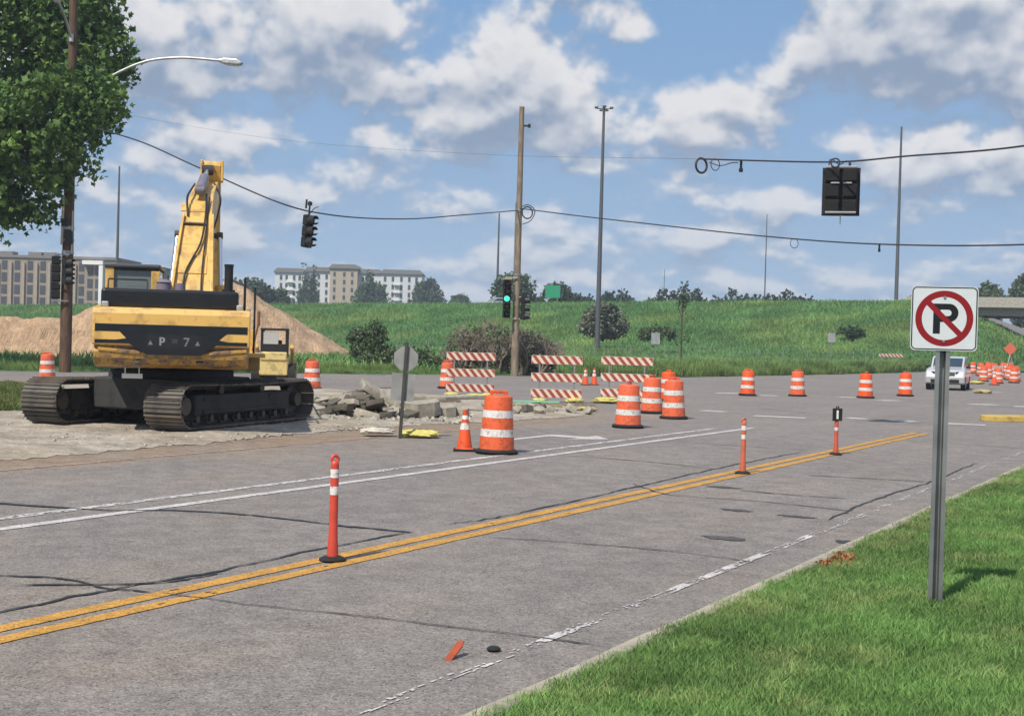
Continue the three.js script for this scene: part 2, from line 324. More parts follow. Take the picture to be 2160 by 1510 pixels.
for (const [a, b] of [[[35.24, 11.69], [35.43, 10.34]], [[36.55, 13.65], [36.45, 12.92]], [[36.77, 9.62], [36.6, 9.01]], [[36.75, 8.42], [36.41, 7.73]], [[36.44, 7.02], [36.6, 6.0]]]) dash(a, b, 0.5);
for (const [a, b] of [[[50.5, 18.31], [51.1, 17.57]], [[50.06, 16.45], [50.46, 15.84]], [[51.9, 13.88], [52.4, 13.19]], [[50.34, 11.99], [51.2, 11.5]], [[50.74, 8.9], [51.4, 8.1]], [[50.77, 7.38], [50.73, 6.5]], [[68.4, 11.7], [67.6, 10.5]], [[67, 8.6], [66.4, 7.4]]]) dash(a, b, 0.65);
{ // turn arrow painted in the left lane
  const sh = [[22.0, 11.95], [23.7, 11.95], [23.7, 11.35], [23.25, 11.35], [23.85, 10.75], [24.6, 11.35], [24.15, 11.35], [24.15, 12.12], [22.0, 12.12]];
  const pos = [], tri = THREE.ShapeUtils.triangulateShape(sh.map(([a, b]) => new THREE.Vector2(a, b)), []);
  for (const t of tri) for (const k of t) { const p = R(sh[k][0], sh[k][1], 0.006); pos.push(p.x, p.y, p.z); }
  const g = new THREE.BufferGeometry(); g.setAttribute('position', new THREE.Float32BufferAttribute(pos, 3)); g.setAttribute('normal', new THREE.Float32BufferAttribute(pos.map((_, i) => (i % 3 === 1 ? 1 : 0)), 3));
  mesh('turn_arrow', g, M.whitePaint, road);
}
// tar-sealed cracks
function crack(pts, w0, w1, seed) {
  const c = new THREE.CatmullRomCurve3(pts.map(([s, L]) => R(s, L, 0.009))), n = Math.max(30, Math.round(c.getLength() / 0.09)), pos = [], uv = [], idx = [];
  for (let i = 0; i <= n; i++) {
    const f = i / n, p = c.getPoint(f), t = c.getTangent(f), nx = t.z, nz = -t.x;
    const wob = 0.05 * fbm2(f * n * 0.1 + seed, seed, 5), w = 0.5 * mix(w0, w1, clamp(0.5 + 0.9 * fbm2(f * 5 + seed * 3, 2, 3))) * (0.7 + 0.5 * Math.abs(n2(f * n * 0.4, seed)));
    const h = Math.min(1, Math.min(f, 1 - f) * 18) * w;
    pos.push(p.x + nx * (wob + h), 0.009, p.z + nz * (wob + h), p.x + nx * (wob - h), 0.009, p.z + nz * (wob - h)); uv.push(p.x, p.z, p.x, p.z);
    if (i < n) { const a = i * 2; idx.push(a, a + 1, a + 2, a + 1, a + 3, a + 2); }
  }
  const g = new THREE.BufferGeometry(); g.setAttribute('position', new THREE.Float32BufferAttribute(pos, 3)); g.setAttribute('uv', new THREE.Float32BufferAttribute(uv, 2));
  g.setAttribute('normal', new THREE.Float32BufferAttribute(pos.map((_, i) => (i % 3 === 1 ? 1 : 0)), 3)); g.setIndex(idx);
  const m = new THREE.Mesh(g, M.seal); m.name = 'crack_seal'; m.receiveShadow = true; road.add(m);
}
crack([[9.9, 12.2], [10.02, 11.41], [10.26, 10.31], [10.79, 9.59], [10.98, 8.7]], 0.02, 0.13, 1);
crack([[10.98, 8.9], [10.92, 7.85], [10.94, 6.93]], 0.03, 0.12, 2);
crack([[7.0, 9.2], [7.13, 8.1], [7.28, 7.67], [7.22, 7.1], [7.3, 6.75]], 0.02, 0.07, 3);
crack([[7.3, 6.75], [7.35, 6.05], [7.5, 4.99], [7.58, 4.14], [7.63, 3.45]], 0.012, 0.03, 4);
crack([[3, 7.05], [6.22, 7.06], [7.19, 7.07], [8.19, 6.98], [9.46, 7.03], [11.1, 6.98]], 0.02, 0.055, 5);
crack([[11.6, 6.98], [12.49, 6.86], [16.1, 6.94], [19.96, 7.05], [24, 7.0]], 0.015, 0.05, 6);
crack([[11.17, 6.3], [11.34, 5.49], [11.45, 4.46], [11.3, 3.63]], 0.012, 0.04, 7);
crack([[16.64, 7.17], [15.72, 6.21], [15.82, 5.16], [15.61, 3.92]], 0.015, 0.06, 8);
crack([[16.84, 5.75], [16.8, 5.24], [16.86, 4.35]], 0.02, 0.07, 9);
crack([[19.9, 9.67], [19.88, 8.42], [19.47, 7.02]], 0.015, 0.06, 10);
crack([[19.53, 5.67], [19.71, 4.83], [19.89, 4.0]], 0.02, 0.07, 11);
crack([[14.5, 4.0], [17.32, 4.06], [19.81, 3.99], [24, 4.05]], 0.015, 0.045, 12);
crack([[6.9, 7.7], [7.6, 7.0], [8.2, 6.9]], 0.02, 0.06, 13);
crack([[24.5, 9.8], [24.3, 8.2], [24.4, 6.9]], 0.015, 0.05, 14);
crack([[28.6, 6.3], [28.5, 5], [28.3, 3.7]], 0.015, 0.06, 15);
// dark tar and oil patches
function stain(s, L, a, b, material, name, seed) {
  const pos = [], n = 28, c = R(s, L, 0.007);
  const rim = (i) => { const t = i / n * 2 * Math.PI, k = 1 + 0.35 * n2(Math.cos(t) * 1.4 + seed, Math.sin(t) * 1.4); return R(s + Math.cos(t) * a * k, L + Math.sin(t) * b * k, 0.007); };
  for (let i = 0; i < n; i++) { const p = rim(i), q = rim((i + 1) % n); pos.push(c.x, c.y, c.z, p.x, p.y, p.z, q.x, q.y, q.z); }
  const g = new THREE.BufferGeometry(); g.setAttribute('position', new THREE.Float32BufferAttribute(pos, 3)); g.setAttribute('normal', new THREE.Float32BufferAttribute(pos.map((_, i) => (i % 3 === 1 ? 1 : 0)), 3));
  mesh(name, g, material, road);
}
stain(12.58, 4.44, 0.12, 0.2, M.patch, 'tar_patch', 1); stain(14.78, 5.07, 0.09, 0.18, M.patch, 'tar_patch', 2); stain(14.7, 4.36, 0.08, 0.2, M.patch, 'tar_patch', 3);
stain(17.07, 6.05, 0.1, 0.22, M.patch, 'tar_patch', 4); stain(13.1, 3.4, 0.09, 0.1, M.seal, 'tar_patch', 5);

// bare gravel pad under the excavator
{
  const edge = [[-7.14, -18.24], [-5.6, -20.96], [-3.08, -26.62], [-1.75, -28.83], [-0.79, -29.93], [1.9, -33.63], [2.29, -38.0], [0.31, -40.21], [-1.12, -41.84], [-2.72, -44.33], [-4.95, -45.11], [-6.99, -48.46], [-13.6, -44.39], [-16.48, -41.97], [-26, -36], [-20, -10]].map(([x, z]) => new THREE.Vector2(x, z));
  const dense = []; edge.forEach((p, i) => { const q = edge[(i + 1) % edge.length]; for (let k = 0; k < 14; k++) { const f = k / 14, x = mix(p.x, q.x, f), z = mix(p.y, q.y, f); dense.push(new THREE.Vector2(x + 0.3 * fbm2(x * 0.7, z * 0.7, 3), z + 0.3 * fbm2(x * 0.7 + 9, z * 0.7, 3))); } });
  const inside = (x, z) => { let c = false; for (let i = 0, j = dense.length - 1; i < dense.length; j = i++) { const a = dense[i], b = dense[j]; if ((a.y > z) !== (b.y > z) && x < (b.x - a.x) * (z - a.y) / (b.y - a.y) + a.x) c = !c; } return c; };
  const step = 0.16, pos = [], uv = [], col = [], nx = Math.ceil(30 / step), nz = Math.ceil(42 / step);
  const hgt = (x, z) => { let d = 9; for (const p of dense) d = Math.min(d, Math.hypot(p.x - x, p.y - z)); const k = smooth(0, 0.9, d); return 0.005 + k * (0.04 + 0.03 * fbm2(x * 0.8, z * 0.8, 4)); };
  const H = new Map(), hg = (i, j) => { const k = i * 10000 + j; if (!H.has(k)) { const x = -27 + i * step, z = -50 + j * step; H.set(k, inside(x, z) ? hgt(x, z) : -1); } return H.get(k); };
  for (let i = 0; i < nx; i++) for (let j = 0; j < nz; j++) {
    const q = [[i, j], [i, j + 1], [i + 1, j + 1], [i + 1, j]]; if (q.some(([a, b]) => hg(a, b) < 0)) continue;
    for (const k of [0, 1, 2, 0, 2, 3]) {
      const [a, b] = q[k], x = -27 + a * step, z = -50 + b * step; pos.push(x, hg(a, b), z); uv.push(x, z);
      const t = smooth(-0.2, 0.5, fbm2(x * 0.35, z * 0.35, 4)), w = 1 + 0.12 * fbm2(x * 1.7, z * 1.7, 2); col.push(w * mix(1, 0.8, t), w * mix(1, 0.77, t), w * mix(1, 0.72, t));
    }
  }
  const g = new THREE.BufferGeometry(); g.setAttribute('position', new THREE.Float32BufferAttribute(pos, 3)); g.setAttribute('uv', new THREE.Float32BufferAttribute(uv, 2)); g.setAttribute('color', new THREE.Float32BufferAttribute(col, 3)); g.computeVertexNormals();
  const m = new THREE.Mesh(g, M.gravel); m.name = 'gravel_pad'; m.receiveShadow = m.castShadow = true; scene.add(struct(m));
}

// verge and motorway embankment, one grassy terrain
const EMB = [ // front edge x,z | crest x,z,y
  [-150, 10, -170, -256, 3.6], [-95, -14, -140, -241, 4.2], [-45, -38, -100, -221, 4.9], [-30, -47.8, -69.8, -206, 5.3], [-20, -54.5, -47, -195.5, 5.75], [-8, -63.5, -25.7, -185, 6.17], [0.5, -69.8, -5, -174.5, 6.5], [9.4, -76, 12.3, -165, 6.8], [20, -93, 30, -156, 7.05], [30, -110, 42.2, -150, 7.22], [37, -124, 45, -148.6, 7.2], [42, -130, 49.5, -146.6, 5.6], [48, -134, 60, -142, 0.05]];
const dip = (u) => mix(0.55, 0.3, smooth(0.3, 0.8, u));
function embAt(u, v) {
  const k = u * (EMB.length - 1), i = Math.min(EMB.length - 2, Math.floor(k)), f = k - i, A = EMB[i], B = EMB[i + 1], q = A.map((a, n) => mix(a, B[n], f));
  const E = V(q[0], 0.06, q[1]), C = V(q[2], q[4] - dip(u), q[3]), T = V(q[2] - 12.5, 0.35, q[3] + 25);
  if (u > 0.83) { const w = smooth(0.83, 1, u); T.lerp(V(mix(E.x, C.x, 0.4), 0.3, mix(E.z, C.z, 0.4)), w); }
  let p;
  if (v < 0.35) { const t = v / 0.35; p = E.lerp(T, t); p.y = mix(0.06, 0.35, t) ; if (v === 0) p.y = -0.05; }
  else if (v < 0.8) { const t = (v - 0.35) / 0.45; p = T.clone().lerp(C, t); p.y = mix(0.35, q[4] - dip(u), t * t * (3 - 2 * t) * 0.35 + t * 0.65); }
  else { const t = (v - 0.8) / 0.2; p = C.clone().add(V(20 * t, 0, -45 * t)); p.y = q[4] - dip(u) - 0.05 * t; }
  if (v > 0.01 && v < 0.8) p.y += 0.12 * fbm2(p.x * 0.12, p.z * 0.12, 4);
  return p;
}
const turfTone = (p) => {
  const k = 1.35 + 0.35 * fbm2(p.x * 0.06, p.z * 0.09, 4) + 0.2 * fbm2(p.x * 0.5, p.z * 0.7, 3), y = smooth(0.0, 0.45, fbm2(p.x * 0.045 + 7, p.z * 0.08, 4));
  return [k * mix(0.85, 1.25, y), k, k * mix(1, 0.8, y)];
};
struct(gridMesh('embankment', 260, 120, (u, v) => embAt(u, v), M.turf, turfTone));

// motorway surface on the crest
struct(gridMesh('motorway', 60, 2, (u, v) => { const p = embAt(u * 0.97, 0.8); return V(p.x + 3 + 14 * v, p.y + 0.06, p.z - 6 - 28 * v); }, M.asphalt, () => [1, 1, 1]));

// ---------------------------------------------------------------- vegetation
function bladeTuft(n, h, spread, w, seed) {
  const r = rng(seed), pos = [], nor = [];
  for (let i = 0; i < n; i++) {
    const a = r() * 6.283, d = spread * Math.sqrt(r()), x = Math.cos(a) * d, z = Math.sin(a) * d, hh = h * (0.55 + 0.6 * r()), lean = hh * (0.15 + 0.6 * r()), b = r() * 6.283, t = r() * 6.283;
    const dx = Math.cos(t) * w / 2, dz = Math.sin(t) * w / 2, mx = x + Math.cos(b) * lean * 0.35, mz = z + Math.sin(b) * lean * 0.35, ex = x + Math.cos(b) * lean, ez = z + Math.sin(b) * lean;
    const q = [[x - dx, 0, z - dz], [x + dx, 0, z + dz], [mx + dx * 0.8, hh * 0.6, mz + dz * 0.8], [mx - dx * 0.8, hh * 0.6, mz - dz * 0.8], [ex, hh, ez]];
    for (const k of [0, 1, 2, 0, 2, 3, 3, 2, 4]) pos.push(...q[k]);
  }
  const g = new THREE.BufferGeometry(); g.setAttribute('position', new THREE.Float32BufferAttribute(pos, 3)); g.computeVertexNormals(); return g;
}
function scatter(name, geometry, material, list, parent = scene) {   // list of [x, y, z, scale, turn, colour, tiltx?]
  const im = new THREE.InstancedMesh(geometry, material, list.length), m = new THREE.Matrix4(), q = new THREE.Quaternion();
  list.forEach(([x, y, z, s, turn, col, e], i) => {
    if (e) q.copy(e); else q.setFromAxisAngle(V(0, 1, 0), turn);
    im.setMatrixAt(i, m.compose(V(x, y, z), q, typeof s === 'number' ? V(s, s, s) : s)); im.setColorAt(i, col);
  });
  im.name = parent === scene ? numbered(name) : name; im.castShadow = im.receiveShadow = true; parent.add(im); return im;
}
{ // mown lawn beside the kerb
  const r = rng(77), list = [], dry = [];
  for (let k = 0; k < 400000 && list.length < 125000; k++) {
    const s = 1 + 31 * Math.pow(r(), 1.7), L = mix(3.03, -12, Math.pow(r(), 1.35)), p = R(s, L);
    const px = p.x / -p.z; if (p.z > -4.2 || px > 0.42 || px < -0.12) continue;
    if (L > 2.97 && r() < 0.55) continue;
    const t = fbm2(p.x * 0.7, p.z * 0.7, 3), d = fbm2(p.x * 2.2 + 5, p.z * 2.2, 3), y = smooth(0.15, 0.75, t * 0.8 + 0.4 * d + (L > 2.72 ? 0.3 : 0) + (r() - 0.5) * 0.6);
    const k2 = 0.7 + 0.55 * r() + 0.4 * d + 0.45 * fbm2(p.x * 0.35 + 2, p.z * 0.35, 3);
    const col = c3(k2 * mix(0.155, 0.265, y), k2 * mix(0.28, 0.31, y), k2 * mix(0.078, 0.12, y));
    list.push([p.x, lawnY(p.x, p.z) - 0.01, p.z, (0.75 + 0.6 * r()) * (1 + 0.35 * d), r() * 6.28, col]);
  }
  const half = Math.floor(list.length / 2);
  struct(scatter('lawn_grass', bladeTuft(16, 0.058, 0.075, 0.0052, 3), M.blade, list.slice(0, half)), 'stuff', 'mown green grass with dry patches beside the kerb');
  struct(scatter('lawn_grass', bladeTuft(15, 0.046, 0.075, 0.006, 9), M.blade, list.slice(half)), 'stuff', 'mown green grass with dry patches beside the kerb');
}
{ // rough grass on verge and embankment
  const r = rng(78), list = [], tall = [];
  for (let k = 0; k < 60000; k++) {
    const u = 0.12 + 0.84 * r(), v = 0.02 + 0.8 * r(), p = embAt(u, v); const px = p.x / -p.z; if (px > 0.4 || px < -0.42) continue;
    const y = smooth(-0.05, 0.4, fbm2(p.x * 0.045 + 7, p.z * 0.08, 4)), k2 = 1.0 + 0.5 * r() + 0.5 * fbm2(p.x * 0.1, p.z * 0.13, 4);
    list.push([p.x, p.y - 0.03, p.z, 0.7 + 0.8 * r(), r() * 6.28, c3(k2 * mix(0.12, 0.19, y), k2 * mix(0.235, 0.28, y), k2 * mix(0.08, 0.088, y))]);
  }
  struct(scatter('embankment_grass', bladeTuft(16, 0.42, 0.4, 0.06, 4), M.blade, list), 'stuff', 'rough green grass over the motorway embankment');
  for (let k = 0; k < 14000; k++) {
    const u = 0.14 + 0.72 * r(), v = 0.004 + 0.12 * r() * r(), p = embAt(u, v); const px = p.x / -p.z; if (px > 0.36 || px < -0.42) continue;
    const k2 = 0.7 + 0.6 * r() + 0.4 * fbm2(p.x * 0.25, p.z * 0.25, 3); if (p.x > -4.5 && p.x < 3.6 && r() < 0.8) continue;
    const hh = mix(0.45, 1, smooth(-2, 8, p.x)) * clamp(0.75 + 0.9 * fbm2(p.x * 0.2 + 3, p.z * 0.2, 3), 0.25, 1.4);
    tall.push([p.x, p.y - 0.03, p.z, (0.55 + 0.6 * r()) * hh, r() * 6.28, c3(k2 * 0.17, k2 * 0.25, k2 * 0.075)]);
  }
  struct(scatter('verge_weeds', bladeTuft(18, 0.85, 0.35, 0.045, 6), M.blade, tall), 'stuff', 'tall pale green weeds along the far road edge');
  const near = [];
  for (let k = 0; k < 5200; k++) {
    const f = r(), g = r(), x = mix(mix(-17.5, -13.6, f), mix(-11.6, -9.7, f), g), z = mix(mix(-41, -41.2, f), mix(-28, -30.2, f), g);
    if (fbm2(x * 0.6, z * 0.6, 3) < -0.12) continue;
    const k2 = 0.7 + 0.5 * r(), y = r(); near.push([x, 0.03, z, 0.6 + 0.7 * r(), r() * 6.28, c3(k2 * mix(0.1, 0.2, y), k2 * mix(0.18, 0.2, y), k2 * 0.06)]);
  }
  struct(scatter('roadside_grass', bladeTuft(14, 0.2, 0.12, 0.016, 8), M.blade, near), 'stuff', 'patchy grass on the gravel left of the excavator');
}
// leaf sprays
function spray(n, size, spread, seed) {
  const r = rng(seed), pos = [];
  const e = new THREE.Euler(), q = new THREE.Quaternion();
  for (let i = 0; i < n; i++) {
    const c = V(r() - 0.5, r() - 0.5, r() - 0.5).multiplyScalar(spread * 2); q.setFromEuler(e.set(r() * 2.4 - 1.2, r() * 6.28, r() * 2.4 - 1.2));
    const s = size * (0.7 + 0.6 * r()), pts = [[0, 0, -0.5], [0.34, 0.06, -0.12], [0.5, 0.1, 0.1], [0.18, 0.03, 0.16], [0, 0, 0.55], [-0.18, 0.03, 0.16], [-0.5, 0.1, 0.1], [-0.34, 0.06, -0.12]].map(([x, y, z]) => V(x * s, y * s, z * s).applyQuaternion(q).add(c));
    for (const [a, b, d] of [[0, 1, 2], [0, 2, 3], [0, 3, 4], [0, 4, 5], [0, 5, 6], [0, 6, 7]]) for (const k of [a, b, d]) pos.push(pts[k].x, pts[k].y, pts[k].z);
  }
  const g = new THREE.BufferGeometry(); g.setAttribute('position', new THREE.Float32BufferAttribute(pos, 3)); g.computeVertexNormals(); return g;
}
const SPRAY = { maple: spray(11, 0.27, 0.36, 1), far: spray(10, 0.55, 0.5, 2), small: spray(12, 0.14, 0.2, 3) };
// a tree or bush: lobes are [x, y, z, rx, ry, rz] about the base
function plant(name, label, category, x, y, z, o) {
  const t = group(name, label, category, x, y, z, 0, o.group), r = rng(o.seed), wood = [];
  for (const [a, b, r0, r1] of o.limbs ?? []) wood.push(rod(V(...a), V(...b), r0, r1, 8));
  if (wood.length) mesh(o.woodName ?? 'trunk', wood, o.wood ?? M.bark, t);
  const list = [], total = o.lobes.reduce((s, l) => s + l[3] * l[4] * l[5], 0), q = new THREE.Quaternion(), e = new THREE.Euler();
  for (const [lx, ly, lz, rx, ry, rz] of o.lobes) {
    const n = Math.round(o.count * rx * ry * rz / total);
    for (let i = 0; i < n; i++) {
      const d = V(r() * 2 - 1, r() * 2 - 1, r() * 2 - 1); if (d.lengthSq() > 1 || d.lengthSq() < 0.02) { i--; continue; }
      const k = Math.pow(d.length(), -0.55); d.multiplyScalar(Math.min(k, 1 / d.length()));
      const w = 1 + 0.22 * fbm3(lx + d.x * 2.2 + o.seed, ly + d.y * 2.2, lz + d.z * 2.2, 2);
      const p = V(lx + d.x * rx * w, ly + d.y * ry * w, lz + d.z * rz * w);
      if (fbm3(p.x * o.gap + 3, p.y * o.gap, p.z * o.gap + o.seed, 2) < (o.cut ?? -0.16)) continue;
      if (p.y < (o.floor ?? 0.05)) continue;
      const tone = 0.7 + 0.65 * r(), m = r(), c0 = o.colours[0], c1 = o.colours[1];
      list.push([p.x, p.y, p.z, (o.scale ?? 1) * (0.75 + 0.5 * r()), 0, c3(tone * mix(c0[0], c1[0], m), tone * mix(c0[1], c1[1], m), tone * mix(c0[2], c1[2], m)), q.setFromEuler(e.set(r() * 6.28, r() * 6.28, r() * 6.28)).clone()]);
    }
  }
  const crown = scatter('crown', SPRAY[o.spray], M.leaf, list, t); crown.userData.kind = 'stuff';
  return t;
}
const GREEN = [[0.028, 0.075, 0.016], [0.085, 0.16, 0.035]], DARK = [[0.035, 0.072, 0.028], [0.075, 0.13, 0.045]], GREY = [[0.14, 0.16, 0.11], [0.24, 0.24, 0.18]], OLIVE = [[0.06, 0.10, 0.04], [0.13, 0.17, 0.07]];
// the big maple on the left: its trunk stands outside the picture
plant('maple_tree', 'large leafy green tree overhanging the brown utility pole at left', 'tree', -24.4, 0, -60, {
  seed: 4, spray: 'maple', count: 7800, gap: 0.5, cut: -0.09, colours: [[0.04, 0.10, 0.018], [0.15, 0.25, 0.05]], scale: 1.0,
  limbs: [[[0, -0.1, 0], [0.1, 3.4, 0], 0.4, 0.32], [[0.1, 3.4, 0], [1.2, 7, 0.8], 0.3, 0.22], [[1.2, 7, 0.8], [3.4, 10.4, 1.6], 0.22, 0.1], [[0.1, 3.4, 0], [-1.4, 8, -0.4], 0.26, 0.16], [[1.2, 7, 0.8], [1.3, 13.5, -0.5], 0.19, 0.07], [[1.0, 6, 0.6], [3.9, 8, 4.4], 0.15, 0.05], [[3.4, 10.4, 1.6], [6, 11.6, 4.2], 0.1, 0.03], [[3.9, 8, 4.4], [5.2, 7.2, 5.2], 0.06, 0.03]],
  lobes: [[0.2, 14.2, -0.8, 4.6, 4.0, 3.0], [3.6, 15.8, -0.8, 3.0, 2.6, 2.2], [5.0, 13.8, -0.9, 2.3, 1.9, 2.0], [4.3, 12.2, -0.5, 2.5, 1.5, 1.8], [6.6, 10.9, 4.4, 1.9, 1.3, 1.8], [5.2, 9.9, 5.2, 2.5, 1.6, 1.7], [2.4, 9.6, 4.6, 3.0, 2.0, 1.9], [5.7, 8.8, 4.6, 1.9, 1.3, 1.6], [4.5, 7.5, 4.4, 1.8, 1.3, 1.5], [2.6, 7.0, 4.0, 1.9, 1.1, 1.6], [4.6, 6.6, 4.2, 0.9, 0.8, 0.9], [3.6, 6.2, 4.2, 0.8, 0.7, 0.8], [-2.8, 9.8, 0, 3.4, 3.6, 3.2], [0.6, 8.2, 3, 2.4, 1.8, 2]],
});
// shrubs on the verge and slope
const onEmb = (u, v) => embAt(u, v);
plant('silver_shrub', 'large grey-green shrub in front of the tall lamp mast', 'shrub', 8.6, 2.2, -131, { seed: 12, spray: 'far', count: 620, gap: 0.5, scale: 0.5, colours: GREY, limbs: [[[0, -0.3, 0], [0.2, 1.2, 0], 0.12, 0.06]], lobes: [[0, 1.7, 0, 2.0, 1.5, 1.6], [-1.0, 1.2, 0.2, 1.2, 1.1, 1.2], [1.2, 1.1, 0, 1.1, 1.0, 1.2]] });
plant('low_bush', 'low dark bush alone on the green slope', 'bush', 32.9, 3.0, -134, { seed: 13, spray: 'far', count: 240, gap: 0.4, scale: 0.4, colours: DARK, limbs: [], lobes: [[0, 0.35, 0, 1.4, 0.55, 0.8]] });
plant('low_bush', 'low green bush just right of the silver shrub', 'bush', 13.4, 2.2, -128, { seed: 14, spray: 'far', count: 220, gap: 0.4, scale: 0.4, colours: OLIVE, limbs: [], lobes: [[0, 0.5, 0, 1.7, 0.6, 0.9]] });
plant('green_shrub', 'green shrub at the right foot of the tall soil pile', 'shrub', -8.4, 0.05, -80, { seed: 15, spray: 'small', count: 900, gap: 0.8, scale: 1.1, colours: OLIVE, wood: M.twig, woodName: 'stems', limbs: [[[0, -0.2, 0], [0.3, 2.4, 0], 0.04, 0.015], [[0.1, 0, 0], [-0.7, 2.1, 0.2], 0.03, 0.012], [[0, 0, 0], [0.9, 1.8, 0.1], 0.03, 0.012]], lobes: [[0, 0.8, 0, 1.0, 0.9, 0.9], [0.3, 1.8, 0, 0.7, 0.7, 0.6], [-0.6, 1.5, 0, 0.6, 0.6, 0.6], [1.1, 0.6, 0.2, 0.8, 0.6, 0.7]] });
plant('green_shrub', 'low green shrub behind the leaning sign back', 'shrub', -5.4, 0.05, -73.5, { seed: 16, spray: 'small', count: 700, gap: 0.8, scale: 1.1, colours: OLIVE, limbs: [], lobes: [[0, 0.5, 0, 1.6, 0.55, 0.9], [-1.6, 0.35, 0, 1.1, 0.45, 0.7]] });
{ // bare brown thicket behind the tan utility pole
  const t = group('bare_thicket', 'tangled bare brown shrub behind the tan utility pole', 'shrub', -0.9, 0, -72.2), r = rng(31), stems = [], fine = [];
  const grow = (p, d, len, rad0, lev) => {
    const q = p.clone().addScaledVector(d, len); (lev < 2 ? stems : fine).push(rod(p, q, rad0, rad0 * 0.6, lev < 2 ? 6 : 4));
    if (lev >= 4) return;
    const n = lev === 0 ? 3 : 2 + (r() > 0.6 ? 1 : 0);
    for (let i = 0; i < n; i++) grow(q, d.clone().add(V(r() * 1.7 - 0.85, r() * 0.7 - 0.25, r() * 1.7 - 0.85)).normalize(), len * (0.62 + 0.25 * r()), rad0 * 0.6, lev + 1);
  };
  for (let i = 0; i < 40; i++) { const x = (r() - 0.45) * 5.6; grow(V(x, -0.1, (r() - 0.5) * 2.6), V((r() - 0.5) * 0.9 + x * 0.1, 1, (r() - 0.5) * 0.7).normalize(), 0.74 * (0.75 + 0.6 * r()) * (1 - 0.08 * Math.abs(x)), 0.1, 0); }
  mesh('stems', stems, M.twig, t); const f = mesh('twigs', fine, std(c3(0.24, 0.195, 0.155), 0.95), t); f.userData.kind = 'stuff';
  const q = new THREE.Quaternion(), e = new THREE.Euler(), dead = [];
  for (let i = 0; i < 520; i++) { const x = (r() - 0.45) * 5.6, y = 0.2 + 2.3 * Math.pow(r(), 1.3) * (1 - 0.03 * x * x), k = 0.7 + 0.6 * r(), gr = r() < 0.3; dead.push([x, y, (r() - 0.5) * 2.4, 0.8 + 0.5 * r(), 0, gr ? c3(0.13 * k, 0.15 * k, 0.075 * k) : c3(0.19 * k, 0.155 * k, 0.12 * k), q.setFromEuler(e.set(r() * 6, r() * 6, r() * 6)).clone()]); }
  scatter('dead_leaves', SPRAY.small, M.leaf, dead, t).userData.kind = 'stuff';
}
plant('sapling', 'thin sparse young tree on the slope behind the barrels', 'tree', 12.9, 0.5, -105, { seed: 18, spray: 'small', count: 60, gap: 0.3, scale: 1.3, colours: OLIVE, limbs: [[[0, -0.4, 0], [0, 3.4, 0], 0.07, 0.05], [[0, 3.4, 0], [0.15, 6, 0], 0.05, 0.015], [[0, 3.2, 0], [-0.6, 5.2, 0], 0.03, 0.01], [[0, 3.6, 0], [0.7, 5.4, 0.1], 0.03, 0.01]], lobes: [[0, 2.4, 0, 0.45, 1.6, 0.45], [0.1, 4.4, 0, 0.5, 0.9, 0.4]] });
// trees beyond the motorway
const farTree = (name, label, x, z, base, h0, w0, seed, conifer, cols = DARK) => {
  const h = h0 * (conifer ? 1 : 0.93), w = w0 * 0.9;
  const lobes = conifer ? [0.2, 0.4, 0.6, 0.8, 0.93].map((f) => [0, h * f, 0, w * (1.05 - f), h * 0.16, w * (1.05 - f)]) : [[0, h * 0.62, 0, w, h * 0.38, w * 0.8], [-w * 0.55, h * 0.45, 0, w * 0.6, h * 0.26, w * 0.6], [w * 0.55, h * 0.48, 0, w * 0.6, h * 0.28, w * 0.6], [w * 0.15, h * 0.84, 0, w * 0.5, h * 0.16, w * 0.5], [0, h * 0.25, 0, w * 0.85, h * 0.22, w * 0.7]];
  plant(name, label, 'tree', x, base, z, { seed, spray: 'far', count: conifer ? 260 : 520, gap: 0.3, scale: Math.max(0.55, h / 9) * (conifer ? 0.8 : 1), colours: cols, limbs: [[[0, -1, 0], [0, h * 0.7, 0], h * 0.03, h * 0.012]], lobes });
};
farTree('broadleaf_tree', 'round dark tree behind the traffic signal on the tan pole', 0.2, -224, 6.2, 7, 3.6, 41, false);
farTree('broadleaf_tree', 'round dark tree behind the green road sign', 7.0, -224, 6.4, 5.2, 2.6, 42, false);
farTree('broadleaf_tree', 'dark tree at the right end of the white apartment block', -25.4, -405, 6, 13.5, 5, 43, false);
farTree('broadleaf_tree', 'small tree between the apartment block and the tan pole', -15.5, -400, 6, 9, 3.4, 44, false);
farTree('broadleaf_tree', 'broad green tree covering the middle of the apartment block', -41.5, -400, 6, 12, 5, 45, false, GREEN);
farTree('conifer_tree', 'tall narrow conifer in front of the left wing of the apartment block', -61.4, -402, 6, 15.4, 2.6, 46, true);
farTree('conifer_tree', 'second narrow conifer beside the left wing of the apartment block', -58.4, -400, 6, 15.2, 2.2, 47, true);
farTree('conifer_tree', 'tall conifer rising over the middle of the apartment block', -41.9, -398, 6, 15.6, 3, 48, true);
farTree('broadleaf_tree', 'dark distant tree right of the excavator boom', -57.5, -300, 3, 11, 5, 49, false);
farTree('broadleaf_tree', 'dark distant tree left of the apartment block', -52.2, -304, 3, 9, 3.4, 50, false);
farTree('broadleaf_tree', 'dark distant tree behind the excavator cab', -70.5, -300, 3, 11, 6, 51, false);
farTree('broadleaf_tree', 'grey-green tree above the bridge at right', 80.2, -232, 5.5, 8.4, 2.6, 52, false, OLIVE);
farTree('broadleaf_tree', 'taller grey-green tree above the bridge at the right edge', 86.4, -230, 5.5, 10.6, 3.4, 53, false, OLIVE);
